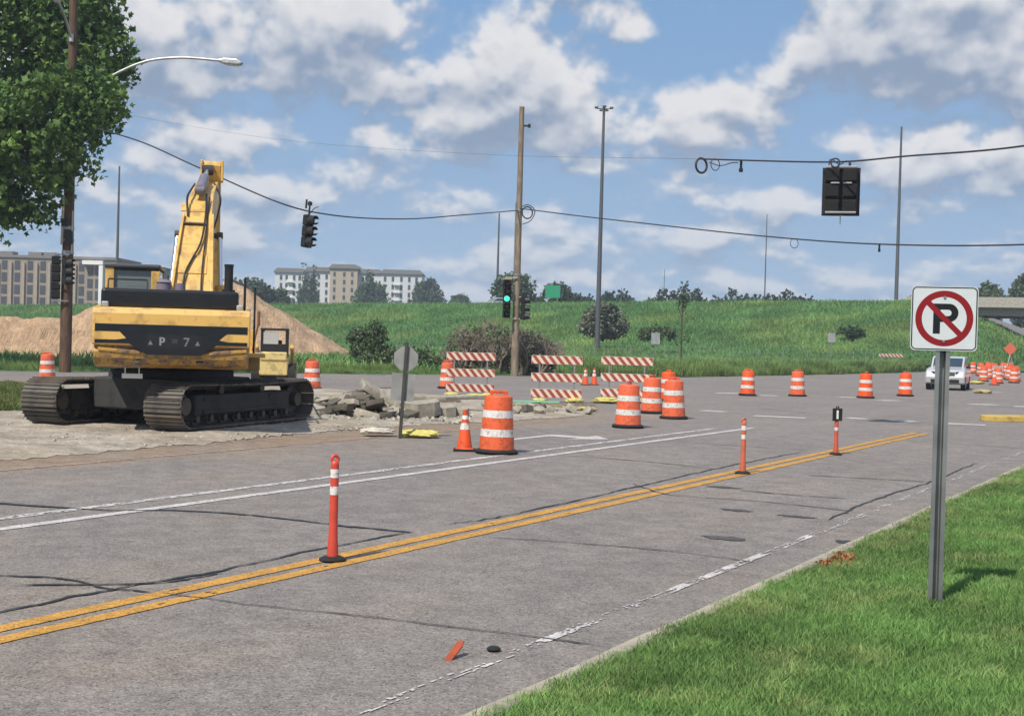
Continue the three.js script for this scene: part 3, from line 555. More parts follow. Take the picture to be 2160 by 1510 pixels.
{ // low distant wood along the horizon
  const r = rng(90), list = [], q = new THREE.Quaternion(), e = new THREE.Euler();
  for (const [x0, x1, h, dz] of [[14, 24, 3, 0], [25.5, 37, 4.4, 0], [37, 46, 3.6, 0], [44, 58, 4.2, 0], [55, 66, 2.4, 0], [66, 80, 2.2, 0], [-4, 6, 2.2, 10], [-80, -46, 4.5, -10], [8, 16, 2.4, 4]])
    for (let i = 0; i < (x1 - x0) * 16; i++) { const f = r(), x = mix(x0, x1, f), top = h * (0.5 + 0.6 * Math.sin(Math.PI * f) + 0.35 * n2(x * 0.4, 3)); const t = 0.6 + 0.6 * r(); list.push([x, 7.4 + top * r(), -262 + dz + r() * 5, 0.9 + 0.4 * r(), 0, c3(0.04 * t, 0.07 * t, 0.032 * t), q.setFromEuler(e.set(r() * 6, r() * 6, r() * 6)).clone()]); }
  struct(scatter('distant_wood', SPRAY.far, M.leaf, list), 'stuff', 'low dark line of distant trees behind the motorway');
}
// soil piles
function pile(name, label, x, z, rx, rz, h, peaks, seed, pow = 1) {
  const g = [], N = 130, pos = [], idx = [], uv = [];
  for (let j = 0; j <= N; j++) for (let i = 0; i <= N; i++) {
    const u = (i / N * 2 - 1) * rx, v = (j / N * 2 - 1) * rz; let y = -1;
    for (const [cx, cz, ch, slope] of peaks) y = Math.max(y, ch - Math.hypot(u - cx, v - cz) * slope);
    y += 0.14 * fbm2(u * 0.35 + seed, v * 0.35, 4) * Math.min(1, y + 0.4) * 2 + 0.1 * fbm2(u * 1.6 + seed, v * 1.6, 3) - 0.05 * Math.abs(n2(Math.atan2(v, u) * 6 + seed, 2)); y = Math.max(-0.3, y);
    if (y > h) y = h; pos.push(u, y, v); uv.push(u, v + y * 1.2);
  }
  for (let j = 0; j < N; j++) for (let i = 0; i < N; i++) { const a = j * (N + 1) + i, b = a + 1, c = a + N + 1, d = c + 1; idx.push(a, c, b, b, c, d); }
  const geo = new THREE.BufferGeometry(); geo.setAttribute('position', new THREE.Float32BufferAttribute(pos, 3)); geo.setAttribute('uv', new THREE.Float32BufferAttribute(uv, 2)); geo.setIndex(idx); geo.computeVertexNormals();
  const m = new THREE.Mesh(geo, M.soil); m.name = numbered(name); m.castShadow = m.receiveShadow = true; m.position.set(x, 0.05, z); scene.add(m); tag(m, label, 'soil pile');
}
pile('soil_pile', 'tall cone of tan soil behind the excavator', -20.3, -97, 15, 12, 5.35, [[0, 0, 5.6, 0.58], [-4, 1, 4.6, 0.55], [-8, 2, 3.6, 0.5]], 3);
pile('soil_pile', 'long low tan soil bank behind the brown utility pole', -25, -77, 15, 6, 2.3, [-11, -9, -7, -5, -3, -1, 1, 3, 5, 7].map((x, i) => [x, 0.3 * Math.sin(i * 2), 2.5 + 0.14 * Math.sin(i * 1.7), 0.5]), 8);
{ // brown leaves blown against the kerb
  const r = rng(121), list = [], q = new THREE.Quaternion(), e = new THREE.Euler();
  for (let i = 0; i < 26; i++) { const p = R(11.05 + (r() - 0.5) * 0.7, 2.93 + (r() - 0.5) * 0.16), k = 0.7 + 0.6 * r(); list.push([p.x, lawnY(p.x, p.z) + 0.045, p.z, 0.16 + 0.08 * r(), 0, c3(0.42 * k, 0.19 * k, 0.075 * k), q.setFromEuler(e.set(r() * 6, r() * 6, r() * 6)).clone()]); }
  struct(scatter('dry_leaves', SPRAY.small, M.leaf, list), 'stuff', 'dry brown leaves caught in the grass at the kerb');
}

// ---------------------------------------------------------------- buildings and bridge beyond
const B = {
  white: std(c3(0.76, 0.79, 0.84), 0.85, { map: grimeMap }), tan: std(c3(0.54, 0.46, 0.37), 0.85, { map: grimeMap }), roof: std(c3(0.24, 0.235, 0.235), 0.9, { map: grimeMap }),
  brown: std(c3(0.37, 0.31, 0.25), 0.85, { map: grimeMap }), pier: std(c3(0.44, 0.38, 0.315), 0.85, { map: grimeMap }), pane: std(c3(0.07, 0.075, 0.085), 0.2), frame: std(c3(0.6, 0.6, 0.6), 0.7), trim: std(c3(0.75, 0.75, 0.74), 0.7),
};
const shared = (geoms) => { const g = join(geoms); g.userData.done = true; return g; };
{
  const b = group('apartment_block', 'distant white four-storey apartment block with grey roof and tan middle', 'building', -50.6, 1.2, -420);
  // three bays: left, middle, right; x relative to the centre, front at z = 0
  for (const [x0, x1, y1, mat, z] of [[-22.5, -13.5, 19.2, B.white, 0], [-13.5, -5.6, 19.8, B.white, -1.5], [-5.6, 2.8, 20.8, B.tan, 0.8], [2.8, 10, 19.6, B.white, -1.5], [10, 22.4, 19.6, B.white, 0.4]]) {
    const w = mesh('wall', box(x1 - x0 - 0.02, y1, 14, (x0 + x1) / 2, y1 / 2, z - 7), mat, b);
    const rw = x1 - x0 + 1, roof = extrude([[-rw / 2, 0], [rw / 2, 0], [rw / 2 - 1.2, 1.3], [-rw / 2 + 1.2, 1.3]], 15.2);
    mesh('roof', place(roof, (x0 + x1) / 2, y1 + 0.01, z - 7), B.roof, b);
  }
  const pane = shared(box(0.75, 1.45, 0.1)), sill = shared(box(0.95, 0.12, 0.16, 0, -0.8, 0));
  for (const [xs, z, tops] of [[[-20.6, -18.9, -16.6, -14.9], 0, 17.6], [[-12.4, -9.3, -6.9], -1.5, 18.2], [[-4.2, -1.2, 1.2], 0.8, 19], [[4.2, 7.2], -1.5, 17.8], [[11.2, 13.6, 16.2, 18.6, 20.8], 0.4, 18]])
    for (const x of xs) for (let f = 0; f < 5; f++) {
      const w = mesh('window', pane, B.pane, b); w.position.set(x, tops - f * 2.35, z + 0.03);
      mesh('sill', sill, B.frame, w);
    }
  for (const x of [-17.7, 14.9]) for (let f = 0; f < 4; f++) mesh('balcony', [box(1.9, 0.15, 1.3, x, 16.2 - f * 2.35, x < 0 ? 0.6 : 1.05), box(1.9, 0.8, 0.06, x, 16.65 - f * 2.35, x < 0 ? 1.22 : 1.67)], B.trim, b);
}
{
  const b = group('office_block', 'long brown-grey building with vertical window strips and white portal frame', 'building', -87, 0, -262);
  mesh('wall', box(30, 14.8, 16, -3.8, 7.4, -8), B.brown, b); mesh('wall', box(8.4, 13.4, 14, 15.5, 6.7, -8.4), B.brown, b);
  mesh('roof', [box(30.6, 0.5, 16.6, -3.8, 15.06, -8), box(8.6, 0.4, 14.4, 15.5, 13.61, -8.4)], B.roof, b);
  for (const [x, w] of [[-12, 3.4], [-6, 2.6], [-3.2, 2.2]]) mesh('roof_unit', box(w, 0.9, 3, x, 15.77, -6, 0.06), B.roof, b);
  const pane = shared(box(1.0, 1.7, 0.14)), pier = shared(box(0.5, 13.8, 0.5));
  for (let k = 0; k < 10; k++) { const x = -17.6 + k * 2.45; mesh('pier', pier, B.pier, b).position.set(x - 1.1, 7, 0.2); for (let f = 0; f < 5; f++) mesh('window', pane, B.pane, b).position.set(x + 0.1, 13.4 - f * 2.3, 0.02); }
  mesh('portal_frame', [box(3.9, 0.75, 1.4, 7.0, 14.2, 0.72), box(0.75, 13.6, 1.4, 8.6, 6.9, 0.7)], B.trim, b);
  for (const x of [6.2, 7.7]) for (let f = 0; f < 5; f++) mesh('window', pane, B.pane, b).position.set(x, 12.6 - f * 2.3, 0.02);
  for (let k = 0; k < 4; k++) for (let f = 0; f < 4; f++) mesh('window', pane, B.pane, b).position.set(12.6 + k * 2, 11.8 - f * 2.3, -1.38);
}
{ // bridge carrying the motorway over the road
  const b = group('bridge', 'concrete motorway bridge over the road at the right edge', 'bridge', 45.5, 0, -148.6, rad(-24));
  const conc = std(c3(0.50, 0.48, 0.44), 0.9, { map: concreteMap });
  mesh('deck', box(86, 0.35, 14, 40, 6.85, -7, 0.02), conc, b);
  mesh('parapet', [box(86, 0.75, 0.3, 40, 7.4, -0.15), box(86, 0.75, 0.3, 40, 7.4, -13.85)], conc, b);
  for (let k = 0; k < 5; k++) mesh('girder', box(78, 0.85, 0.45, 40.5, 6.25, -1.2 - k * 2.9), conc, b);
  mesh('abutment', extrude([[-1, 0], [14, 0], [4.5, 5.3], [2.5, 5.8], [-1, 5.8]], 13.5).translate(0, 0, -7.6), conc, b);
  for (const x of [30, 52]) mesh('pier', [cyl(0.5, 0.5, 5.2, x, 2.6, -3), cyl(0.5, 0.5, 5.2, x, 2.6, -11), box(1.1, 0.6, 11, x, 5.52, -7)], conc, b);
}
// ---------------------------------------------------------------- poles, masts, wires, signals
function woodPole(name, label, x, z, h, r0, r1, mat, lean = [0, 0]) {
  const g = group(name, label, 'utility pole', x, 0, z), c = cyl(r1, r0, h + 0.6, 0, h / 2 - 0.3, 0, 0, 0, 0, 18), p = c.attributes.position;
  const uv = c.attributes.uv; for (let i = 0; i < uv.count; i++) uv.setXY(i, uv.getX(i) * 1.0, uv.getY(i) * h * 0.5);
  mesh('shaft', c, mat, g, true); return g;
}
const cPole = woodPole('utility_pole', 'weathered tan wooden utility pole standing in the bare thicket', 0.15, -69.9, 13.65, 0.2, 0.13, M.poleWood);
mesh('insulator', [cyl(0.05, 0.05, 0.3, 0.25, 12.7, 0, 0, 0, Math.PI / 2, 8), cyl(0.07, 0.07, 0.18, 0.4, 12.7, 0, 0, 0, 0, 8)], M.black, cPole);
mesh('band', [cyl(0.185, 0.185, 0.12, 0, 8.4, 0), cyl(0.185, 0.185, 0.12, 0, 5.15, 0)], M.galv, cPole);
mesh('cable_coil', [place(new THREE.TorusGeometry(0.3, 0.035, 8, 20), 0.42, 8.3, 0.05, 0, 0.5, 0), tube([V(0.15, 8.6, 0.15), V(0.45, 8.7, 0.1), V(0.8, 8.4, 0.05), V(0.6, 7.9, 0.1), V(0.2, 7.7, 0.16)], 0.025)], M.wire, cPole);
mesh('conduit', cyl(0.04, 0.04, 5, -0.16, 6.3, 0.08, 0, 0, 0, 8), M.galv, cPole);
const lPole = woodPole('utility_pole', 'dark brown wooden utility pole under the big tree at left', -18.3, -56.3, 15.6, 0.25, 0.17, M.poleBrown);
mesh('conduit', [rod(V(-0.2, 5.2, 0.16), V(-0.17, 7.2, 0.16), 0.06), rod(V(0.2, 4.9, 0.14), V(0.2, 6.6, 0.12), 0.035)], std(c3(0.6, 0.5, 0.4), 0.6), lPole);
mesh('band', [cyl(0.24, 0.24, 0.14, 0, 5.9, 0), cyl(0.24, 0.24, 0.14, 0, 4.9, 0), cyl(0.23, 0.23, 0.1, 0, 8.9, 0), cyl(0.245, 0.245, 0.1, 0, 5.4, 0)], M.galv, lPole);
mesh('junction_box', [box(0.3, 0.5, 0.25, 0.12, 5.5, 0.25, 0.02), box(0.26, 0.3, 0.24, -0.05, 6.1, 0.26, 0.02)], M.black, lPole);
function lamp(pts, head, yaw, pole) {
  mesh('lamp_arm', [tube(pts, 0.055, 30, 8), rod(pts[0].clone().add(V(0, -0.15, 0)), pts[0].clone().add(V(0, 0.15, 0)), 0.09)], M.alu, pole);
  const h = mesh('lamp_head', place(extrude([[-0.15, -0.04], [0.1, -0.12], [0.75, -0.1], [0.85, 0.0], [0.6, 0.13], [0.1, 0.12], [-0.15, 0.05]], 0.32, 0.05), head.x, head.y, head.z, 0, yaw, rad(-4)), M.alu, pole);
  mesh('lens', place(box(0.5, 0.05, 0.22, 0.42, -0.125, 0, 0.02), head.x, head.y, head.z, 0, yaw, rad(-4)), M.reflWhite, h);
}
lamp([V(0.2, 11.2, 0.05), V(1.6, 12.1, 0.1), V(3.0, 12.75, 0.1), V(4.4, 12.95, 0.1), V(6.15, 12.88, 0.1)], V(6.15, 12.86, 0.1), 0, lPole);
lamp([V(0, 13.6, 0.2), V(-0.05, 14.3, 0.9), V(-0.06, 14.75, 1.8)], V(-0.06, 14.75, 1.8), -Math.PI / 2 + 0.35, lPole);

function highMast(label, x, z, base, h, r, arms = true) {
  const g = group('lamp_mast', label, 'lamp mast', x, base, z);
  mesh('shaft', cyl(r * 0.45, r, h + 1, 0, h / 2 - 0.5, 0, 0, 0, 0, 10), M.mast, g);
  if (arms) { mesh('lamp_ring', [place(new THREE.TorusGeometry(0.4, 0.05, 6, 18), 0, h - 0.35, 0, Math.PI / 2), rod(V(-0.7, h - 0.2, 0), V(0.7, h - 0.2, 0), 0.04), rod(V(0, h - 0.2, -0.7), V(0, h - 0.2, 0.7), 0.04)], M.mast, g); for (const [a, b] of [[-1, 0], [1, 0], [0, 1], [0, -1]]) mesh('lamp_head', box(0.34, 0.16, 0.34, a * 0.7, h - 0.1, b * 0.7, 0.04), M.mast, g); }
  return g;
}
highMast('tall dark lamp mast in front of the silver shrub', 7.9, -128, 2.2, 21.5, 0.26);
highMast('tall dark lamp mast just left of the no parking sign', 44.5, -160, 7.1, 20.7, 0.24, false);
highMast('tall dark lamp mast behind the excavator cab', -57.8, -200, 5.4, 20, 0.26, false);
highMast('dark lamp mast just left of the tan utility pole', -2.8, -230, 6, 16.9, 0.27, false);
highMast('thin distant mast under the pair of signals', 47.8, -262, 6, 21, 0.16, false);
highMast('short distant pole right of the silver shrub', 20.2, -258, 6, 6.2, 0.1, false);
highMast('short distant pole left of the sapling', 28.6, -262, 6, 10, 0.1, false);

const WIRES = [
  ['span wire from the left pole past the hanging signal to the tan pole', [V(-18.2, 10.2, -56.2), V(-14, 8.8, -51.2), V(-11.25, 7.6, -48.4), V(-7.7, 6.12, -45.8), V(-6.6, 6.03, -48), V(-4.5, 6.54, -55), V(-2.3, 7.4, -62), V(0.1, 8.4, -69.8)], 0.026],
  ['span wire from the tan pole out to the right edge', [V(0.2, 8.5, -69.8), V(2.9, 7.87, -66), V(5.59, 7.26, -62), V(9.71, 6.27, -55), V(12.61, 5.53, -48), V(15.52, 5.18, -42), V(18.4, 5.2, -36), V(21, 5.6, -30)], 0.026],
  ['span wire carrying the pair of black signals', [V(4.75, 6.7, -36), V(7.08, 6.17, -32), V(7.6, 6.1, -31.2), V(8.39, 6.07, -30), V(9.91, 5.92, -27), V(12.0, 6.1, -22.8)], 0.02],
];
for (const [label, pts, r] of WIRES) { const m = mesh('span_wire', new THREE.TubeGeometry(new THREE.CatmullRomCurve3(pts), 90, r, 6), M.wire, scene); tag(m, label, 'wire'); }
tag(mesh('thin_wire', new THREE.TubeGeometry(new THREE.CatmullRomCurve3([V(-18.2, 10.9, -56.2), V(-9, 8.9, -50), V(-1, 7.6, -43), V(4.75, 6.7, -36)]), 60, 0.0035, 5), M.wire, scene), 'thin messenger wire from the left pole towards the pair of signals', 'wire');
tag(mesh('cable_coil', [place(new THREE.TorusGeometry(0.19, 0.03, 8, 24), 4.81, 6.53, -36, 0, 0.6, 0), place(new THREE.TorusGeometry(0.15, 0.012, 6, 20), 5.1, 6.5, -35.5, 0, 0.6, 0), tube([V(4.98, 6.58, -35.7), V(5.2, 6.45, -35.3), V(5.45, 6.48, -34.9), V(5.55, 6.46, -34.7)], 0.012)], M.wire, scene), 'coil of cable hanging from the wire left of the pair of signals', 'cable');
tag(mesh('wire_clamp', [box(0.06, 0.24, 0.06, 5.62, 6.4, -34.6, 0.01), box(0.1, 0.1, 0.08, 5.62, 6.26, -34.6, 0.02)], M.black, scene), 'small black clamp on the wire next to the cable coil', 'clamp');
tag(mesh('wire_clamp', [box(0.06, 0.2, 0.06, 12.68, 5.42, -47.9, 0.01), box(0.08, 0.1, 0.06, 12.68, 5.3, -47.9, 0.01)], M.black, scene), 'small black clamp on the right span wire beside the lamp mast', 'clamp');
tag(mesh('cable_coil', place(new THREE.TorusGeometry(0.18, 0.013, 6, 20), 10.75, 5.85, -53, 0, 0.4, 0), M.wire, scene), 'thin loop of cable under the right span wire', 'cable');

// signal heads: front faces local +z; sections from the top
const lensMat = { red: std(c3(0.10, 0.012, 0.01), 0.3), amber: std(c3(0.12, 0.06, 0.01), 0.3), green: std(c3(0.01, 0.05, 0.035), 0.3) };
const litGreen = std(c3(0.02, 0.35, 0.25), 0.3, { emissive: c3(0.1, 0.95, 0.65), emissiveIntensity: 1.3 });
const housingMat = std(c3(0.01, 0.01, 0.011), 0.9, { map: grimeMap });
function signal(parent, n, lit, sec = 0.36, w = 0.34) {
  const H = n * sec, kinds = ['red', 'amber', 'green', 'amber', 'green'];
  const body = []; for (let k = 0; k < n; k++) body.push(box(w, sec - 0.012, 0.2, 0, H / 2 - (k + 0.5) * sec, 0, 0.025), box(w * 0.8, sec * 0.7, 0.05, 0, H / 2 - (k + 0.5) * sec, -0.11, 0.015));
  const h = mesh('housing', body, housingMat, parent);
  for (let k = 0; k < n; k++) {
    const y = H / 2 - (k + 0.5) * sec, v = new THREE.CylinderGeometry(0.148, 0.16, 0.26, 22, 1, true, Math.PI * 0.62, Math.PI * 1.76); // open at the bottom
    const vv = mesh('visor', place(v, 0, y, 0.22, Math.PI / 2, 0, 0), std(c3(0.015, 0.015, 0.016), 0.55, { side: THREE.DoubleSide }), parent);
    const l = mesh('lens', place(new THREE.SphereGeometry(0.145, 18, 8, 0, Math.PI * 2, 0, Math.PI / 2), 0, y, 0.1, Math.PI / 2, 0, 0).scale(1, 1, 1), k === lit ? litGreen : lensMat[kinds[k]], parent);
  }
  return h;
}
{ // hanging head on the left wire, faces right
  const g = group('traffic_signal', 'black three-light signal hanging from the wire over the excavator', 'traffic signal', -6.85, 5.22, -45.3, rad(52));
  signal(g, 3, -1); g.rotation.z = rad(-5);
  mesh('hanger', [cyl(0.03, 0.03, 0.5, 0, 0.75, 0, 0, 0, 0, 8), box(0.12, 0.12, 0.12, 0, 0.92, 0, 0.02), box(0.05, 0.3, 0.05, -0.25, 0.86, 0.1, 0.01)], M.black, g);
  mesh('drop_wire', tube([V(0.05, 0.6, 0), V(0.2, 0.8, 0.02), V(0.35, 0.88, 0.05)], 0.015, 10, 5), M.wire, g);
}
{ // pair seen from behind
  const g = group('traffic_signal', 'pair of black signals seen from behind on the right wire', 'traffic signal', 7.54, 5.5, -32, rad(-13 + 180));
  for (const x of [-0.2, 0.2]) { const sub = mesh('housing', [0, 1, 2].flatMap((k) => [box(0.345, 0.35, 0.2, x, 0.36 - k * 0.36, 0, 0.025), box(0.3, 0.26, 0.06, x, 0.36 - k * 0.36, -0.11, 0.02)]), housingMat, g);
    for (let k = 0; k < 3; k++) mesh('visor', place(new THREE.CylinderGeometry(0.148, 0.16, 0.26, 20, 1, true, Math.PI * 0.62, Math.PI * 1.76), x, 0.36 - k * 0.36, 0.22, Math.PI / 2), M.black, g), mesh('lens', place(new THREE.SphereGeometry(0.14, 16, 6, 0, 6.2832, 0, 1.57), x, 0.36 - k * 0.36, 0.1, Math.PI / 2), lensMat[['red', 'amber', 'green'][k]], g); }
  mesh('backplate', extrude([[-0.43, -0.56], [0.43, -0.56], [0.43, 0.56], [-0.43, 0.56]], 0.012).translate(0, 0, 0.09), M.black, g);
  mesh('bracket', [box(0.7, 0.05, 0.08, 0, 0.565, 0, 0.01), box(0.7, 0.045, 0.09, 0, -0.5, -0.13, 0.01), box(0.2, 0.035, 0.05, -0.14, 0.18, -0.15, 0.01), box(0.2, 0.035, 0.05, 0.14, 0.18, -0.15, 0.01), cyl(0.012, 0.012, 0.22, 0, -0.66, 0, 0, 0, 0, 8)], M.galv, g);
  mesh('hanger', [cyl(0.03, 0.03, 0.1, -0.18, 0.62, 0, 0, 0, 0, 8), place(new THREE.TorusGeometry(0.1, 0.018, 6, 16), 0.15, 0.66, -0.05), tube([V(0.3, 0.56, 0), V(0.25, 0.75, -0.05), V(0.05, 0.62, -0.05), V(-0.1, 0.72, 0)], 0.014, 14, 5)], M.wire, g);
}
{ // heads on the tan pole
  const g = group('traffic_signal', 'five-light signal with a green light lit on the tan pole', 'traffic signal', -0.35, 3.9, -69.55, rad(2));
  signal(g, 5, 2, 0.385, 0.4);
  mesh('bracket', [box(0.62, 0.06, 0.06, 0.2, 1.08, -0.1, 0.01), box(0.62, 0.06, 0.06, 0.2, -1.0, -0.1, 0.01), box(0.5, 0.05, 0.1, 0, 1.0, 0, 0.01)], std(c3(0.42, 0.40, 0.28), 0.6), g);
  const h = group('traffic_signal', 'side-facing black signal on the right of the tan pole', 'traffic signal', 0.5, 3.45, -69.75, rad(78));
  signal(h, 3, -1, 0.4, 0.36); mesh('bracket', [box(0.06, 0.06, 0.5, 0, 0.55, -0.2, 0.01), box(0.06, 0.06, 0.5, 0, -0.55, -0.2, 0.01)], M.galv, h);
}
{ // heads on the brown pole
  const g = group('traffic_signal', 'five-light black signal left of the brown utility pole', 'traffic signal', -18.65, 3.85, -55.95, rad(200));
  signal(g, 5, -1, 0.35, 0.36); mesh('bracket', [box(0.6, 0.06, 0.06, -0.2, 0.94, -0.1, 0.01), box(0.6, 0.06, 0.06, -0.2, -0.94, -0.1, 0.01)], M.galv, g);
  const h = group('traffic_signal', 'short black signal facing right on the front of the brown pole', 'traffic signal', -18.2, 4.1, -55.85, rad(70));
  signal(h, 3, -1, 0.36, 0.34); mesh('bracket', [box(0.06, 0.06, 0.4, -0.05, 0.5, -0.2, 0.01), box(0.06, 0.06, 0.4, -0.05, -0.5, -0.2, 0.01)], M.galv, h);
}
// green road sign on the crest, small sign backs on the slope
{
  const g = group('road_sign', 'green motorway sign seen above the embankment crest', 'sign', 5.0, 6.1, -176);
  mesh('panel', box(1.9, 1.6, 0.06, 0, 2.0, 0, 0.02), std(c3(0.02, 0.28, 0.14), 0.5), g); mesh('post', [cyl(0.05, 0.05, 2.2, -0.6, 0.7, -0.06, 0, 0, 0, 8), cyl(0.05, 0.05, 2.2, 0.6, 0.7, -0.06, 0, 0, 0, 8)], M.galv, g);
}
for (const [x, y, z, label] of [[10.2, 0.3, -98, 'small grey sign back behind the right barricade'], [28.3, 0.9, -122, 'small grey sign back on the slope left of the dark bush']]) {
  const g = group('small_sign', label, 'sign', x, y, z); mesh('panel', box(0.62, 0.8, 0.03, 0, 1.9, 0.03, 0.01), M.alu, g); mesh('post', cyl(0.035, 0.035, 2.6, 0, 1.1, 0, 0, 0, 0, 8), M.galv, g);
}
{ // wire fence along the toe of the slope
  const g = group('wire_fence', 'low grey wire fence along the foot of the embankment', 'fence', 0, 0, 0), posts = shared(cyl(0.03, 0.03, 1.7, 0, 0.6, 0, 0, 0, 0, 6)), line = [];
  for (let k = 0; k <= 26; k++) { const p = embAt(0.42 + k * 0.0155, 0.3 - k * 0.0055); const m = mesh('post', posts, M.signBack, g); m.position.copy(p); line.push(p); }
  for (const h of [0.35, 0.7, 1.05, 1.38]) mesh('strand', new THREE.TubeGeometry(new THREE.CatmullRomCurve3(line.map((p) => p.clone().add(V(0, h, 0)))), 80, 0.007, 4), M.signBack, g);
}

// ---------------------------------------------------------------- roadworks furniture
const scuff = texture(512, 0.9, (u, v, i, j) => { const a = smooth(0.05, 0.4, tileNoise(u, v, 5, 41, 5)), b = smooth(0.2, 0.42, tileNoise(u, v, 16, 47, 3)), k = 0.97 + (speck(i, j, 512) - 0.5) * 0.06; return [k * mix(1, 0.86, a) * mix(1, 0.8, b), k * mix(1, 0.95, a) * mix(1, 0.78, b), k * mix(1, 1.05, a) * mix(1, 0.8, b)]; });
const ORANGES = [[0.85, 0.105, 0.018], [0.78, 0.125, 0.035], [0.82, 0.14, 0.05]].map((c) => phy(c3(...c), 0.5, { map: scuff }));
function barrel(name, label, x, z, turn = 0, s = 1, pale = false) {
  const g = group(name, label, 'traffic barrel', x, 0.004, z, turn, 'orange and white traffic barrels');
  const v = rng(Math.round(x * 37 + z * 91))(), mat = pale ? M.orangePale : ORANGES[Math.floor(v * 3)]; g.rotation.x = (v - 0.5) * 0.05; g.rotation.z = (((v * 7) % 1) - 0.5) * 0.05; s *= 0.98 + 0.04 * ((v * 13) % 1);
  mesh('base', lathe([[0, 0.001], [0.34, 0.001], [0.345, 0.05], [0.3, 0.075], [0, 0.075]], 28), M.rubber, g);
  const tiers = [[0.285, 0.275, 0.06, 0.26], [0.268, 0.262, 0.27, 0.40], [0.255, 0.249, 0.41, 0.56], [0.243, 0.238, 0.57, 0.70], [0.23, 0.225, 0.71, 0.90]];
  mesh('drum', lathe([...tiers.flatMap(([a, b, y0, y1]) => [[a, y0], [b, y1]]), [0.2, 0.925], [0.12, 0.935], [0, 0.935]], 32), mat, g);
  for (const k of [1, 3]) { const [a, b, y0, y1] = tiers[k]; mesh('reflective_band', lathe([[a + 0.003, y0 + 0.006], [b + 0.003, y1 - 0.006]], 32), M.reflWhite, g); }
  mesh('handle', [box(0.3, 0.05, 0.035, 0, 0.985, 0, 0.015), box(0.05, 0.07, 0.035, -0.12, 0.955, 0, 0.012), box(0.05, 0.07, 0.035, 0.12, 0.955, 0, 0.012)], mat, g);
  g.scale.setScalar(s); return g;
}
barrel('traffic_barrel', 'nearest orange barrel beside the small cone', -0.21, -22.2, 0.3);
barrel('traffic_barrel', 'orange barrel in front of the right barricade', 2.56, -29.9, 1.2, 1.02);
barrel('traffic_barrel', 'front barrel of the tight trio right of the barricades', 4.04, -34, 0.2);
barrel('traffic_barrel', 'dusty barrel at the left of the tight trio', 3.72, -36.3, 0.9, 1);
barrel('traffic_barrel', 'rear barrel standing highest in the tight trio', 5.1, -44.6, 1.9, 1.02);
barrel('traffic_barrel', 'leftmost of the four spaced barrels on the open junction', 8.81, -51.2, 0.1);
barrel('traffic_barrel', 'second from left of the four spaced barrels on the junction', 10.86, -52.1, 0.6);
barrel('traffic_barrel', 'third from left of the four spaced barrels on the junction', 13.47, -52.2, 1.6);
barrel('traffic_barrel', 'rightmost of the four spaced barrels next to the no parking sign', 15.95, -55.6, 0.5);
barrel('traffic_barrel', 'lone orange barrel beside the brown utility pole', -16.01, -47.4, 0.2, 0.95, true);
barrel('traffic_barrel', 'orange barrel behind the right end of the excavator track', -6.61, -45.6, 0.8, 1, true);
barrel('traffic_barrel', 'orange barrel behind the left end of the left barricade', -2.34, -50, 0.4, 1, true);
const FARB = [[30.4, -88.5, 'barrel just left of the small far barricade'], [34.0, -98, 'barrel at the left of the second rank behind the tall cone'], [36.9, -108, 'barrel a little behind the white car on its right'], [40.0, -114.5, 'far barrel straight below the diamond sign'], [35.4, -99.5, 'barrel in the second rank behind the tall cone'], [38.0, -111.5, 'barrel left of the diamond sign in the far rank'], [33.4, -91, 'barrel just behind the two large ones at the right edge'], [42.4, -122, 'far barrel in the middle of the cluster under the bridge'], [45.9, -128.5, 'far barrel right of the diamond sign'], [40.6, -121, 'far barrel at the left of the cluster behind the white car'], [47.2, -137, 'far barrel deepest under the bridge beside the cluster'], [36.6, -104, 'barrel half way between the white car and the diamond sign'], [34.6, -95.5, 'barrel between the tall cone and the diamond sign'], [29.6, -83.6, 'barrel right behind the tall cone at the right'], [31.48, -86.1, 'left of the two large barrels at the right picture edge'], [32.3, -85.4, 'right of the two large barrels at the right picture edge'], [43.3, -125, 'far barrel in the cluster under the bridge, nearest the white car'], [41.5, -118, 'far barrel in front of the cluster under the bridge'], [45.4, -133, 'farthest barrel in the cluster under the bridge'], [44.99, -125.2, 'far barrel below the orange diamond sign, left one'], [43.6, -120.2, 'far barrel below the orange diamond sign, right one'], [39.2, -113, 'far barrel just right of the white car'], [38.5, -106, 'barrel behind the thin channelizer at the right']];
for (const [x, z, l] of FARB) barrel('traffic_barrel', l, x, z, x);

function cone(label, x, z, s = 1, yellowTop = false) {
  const g = group('traffic_cone', label, 'traffic cone', x, 0.004, z);
  mesh('base', [box(0.37, 0.035, 0.37, 0, 0.019, 0, 0.012)], M.rubber, g);
  mesh('shell', lathe([[0.16, 0.036], [0.14, 0.05], [0.13, 0.06], [0.033, 0.69], [0.026, 0.7], [0, 0.7]], 28), M.orange, g);
  const rr = (y) => mix(0.13, 0.033, (y - 0.06) / 0.63) + 0.003;
  mesh('reflective_collar', lathe([[rr(0.36), 0.36], [rr(0.47), 0.47]], 28), M.reflWhite, g); mesh('reflective_collar', lathe([[rr(0.53), 0.53], [rr(0.6), 0.6]], 28), M.reflWhite, g);
  g.scale.setScalar(s); return g;
}
cone('orange cone with white collars beside the nearest barrel', -0.74, -22.55, 0.97);
cone('left of the two small cones between the barricades', 3.15, -58.5, 1.05); cone('right of the two small cones between the barricades', 3.55, -58.9, 1.05);
cone('cone with dark base near the right edge below the diamond sign', 27.9, -79.4, 1.3);

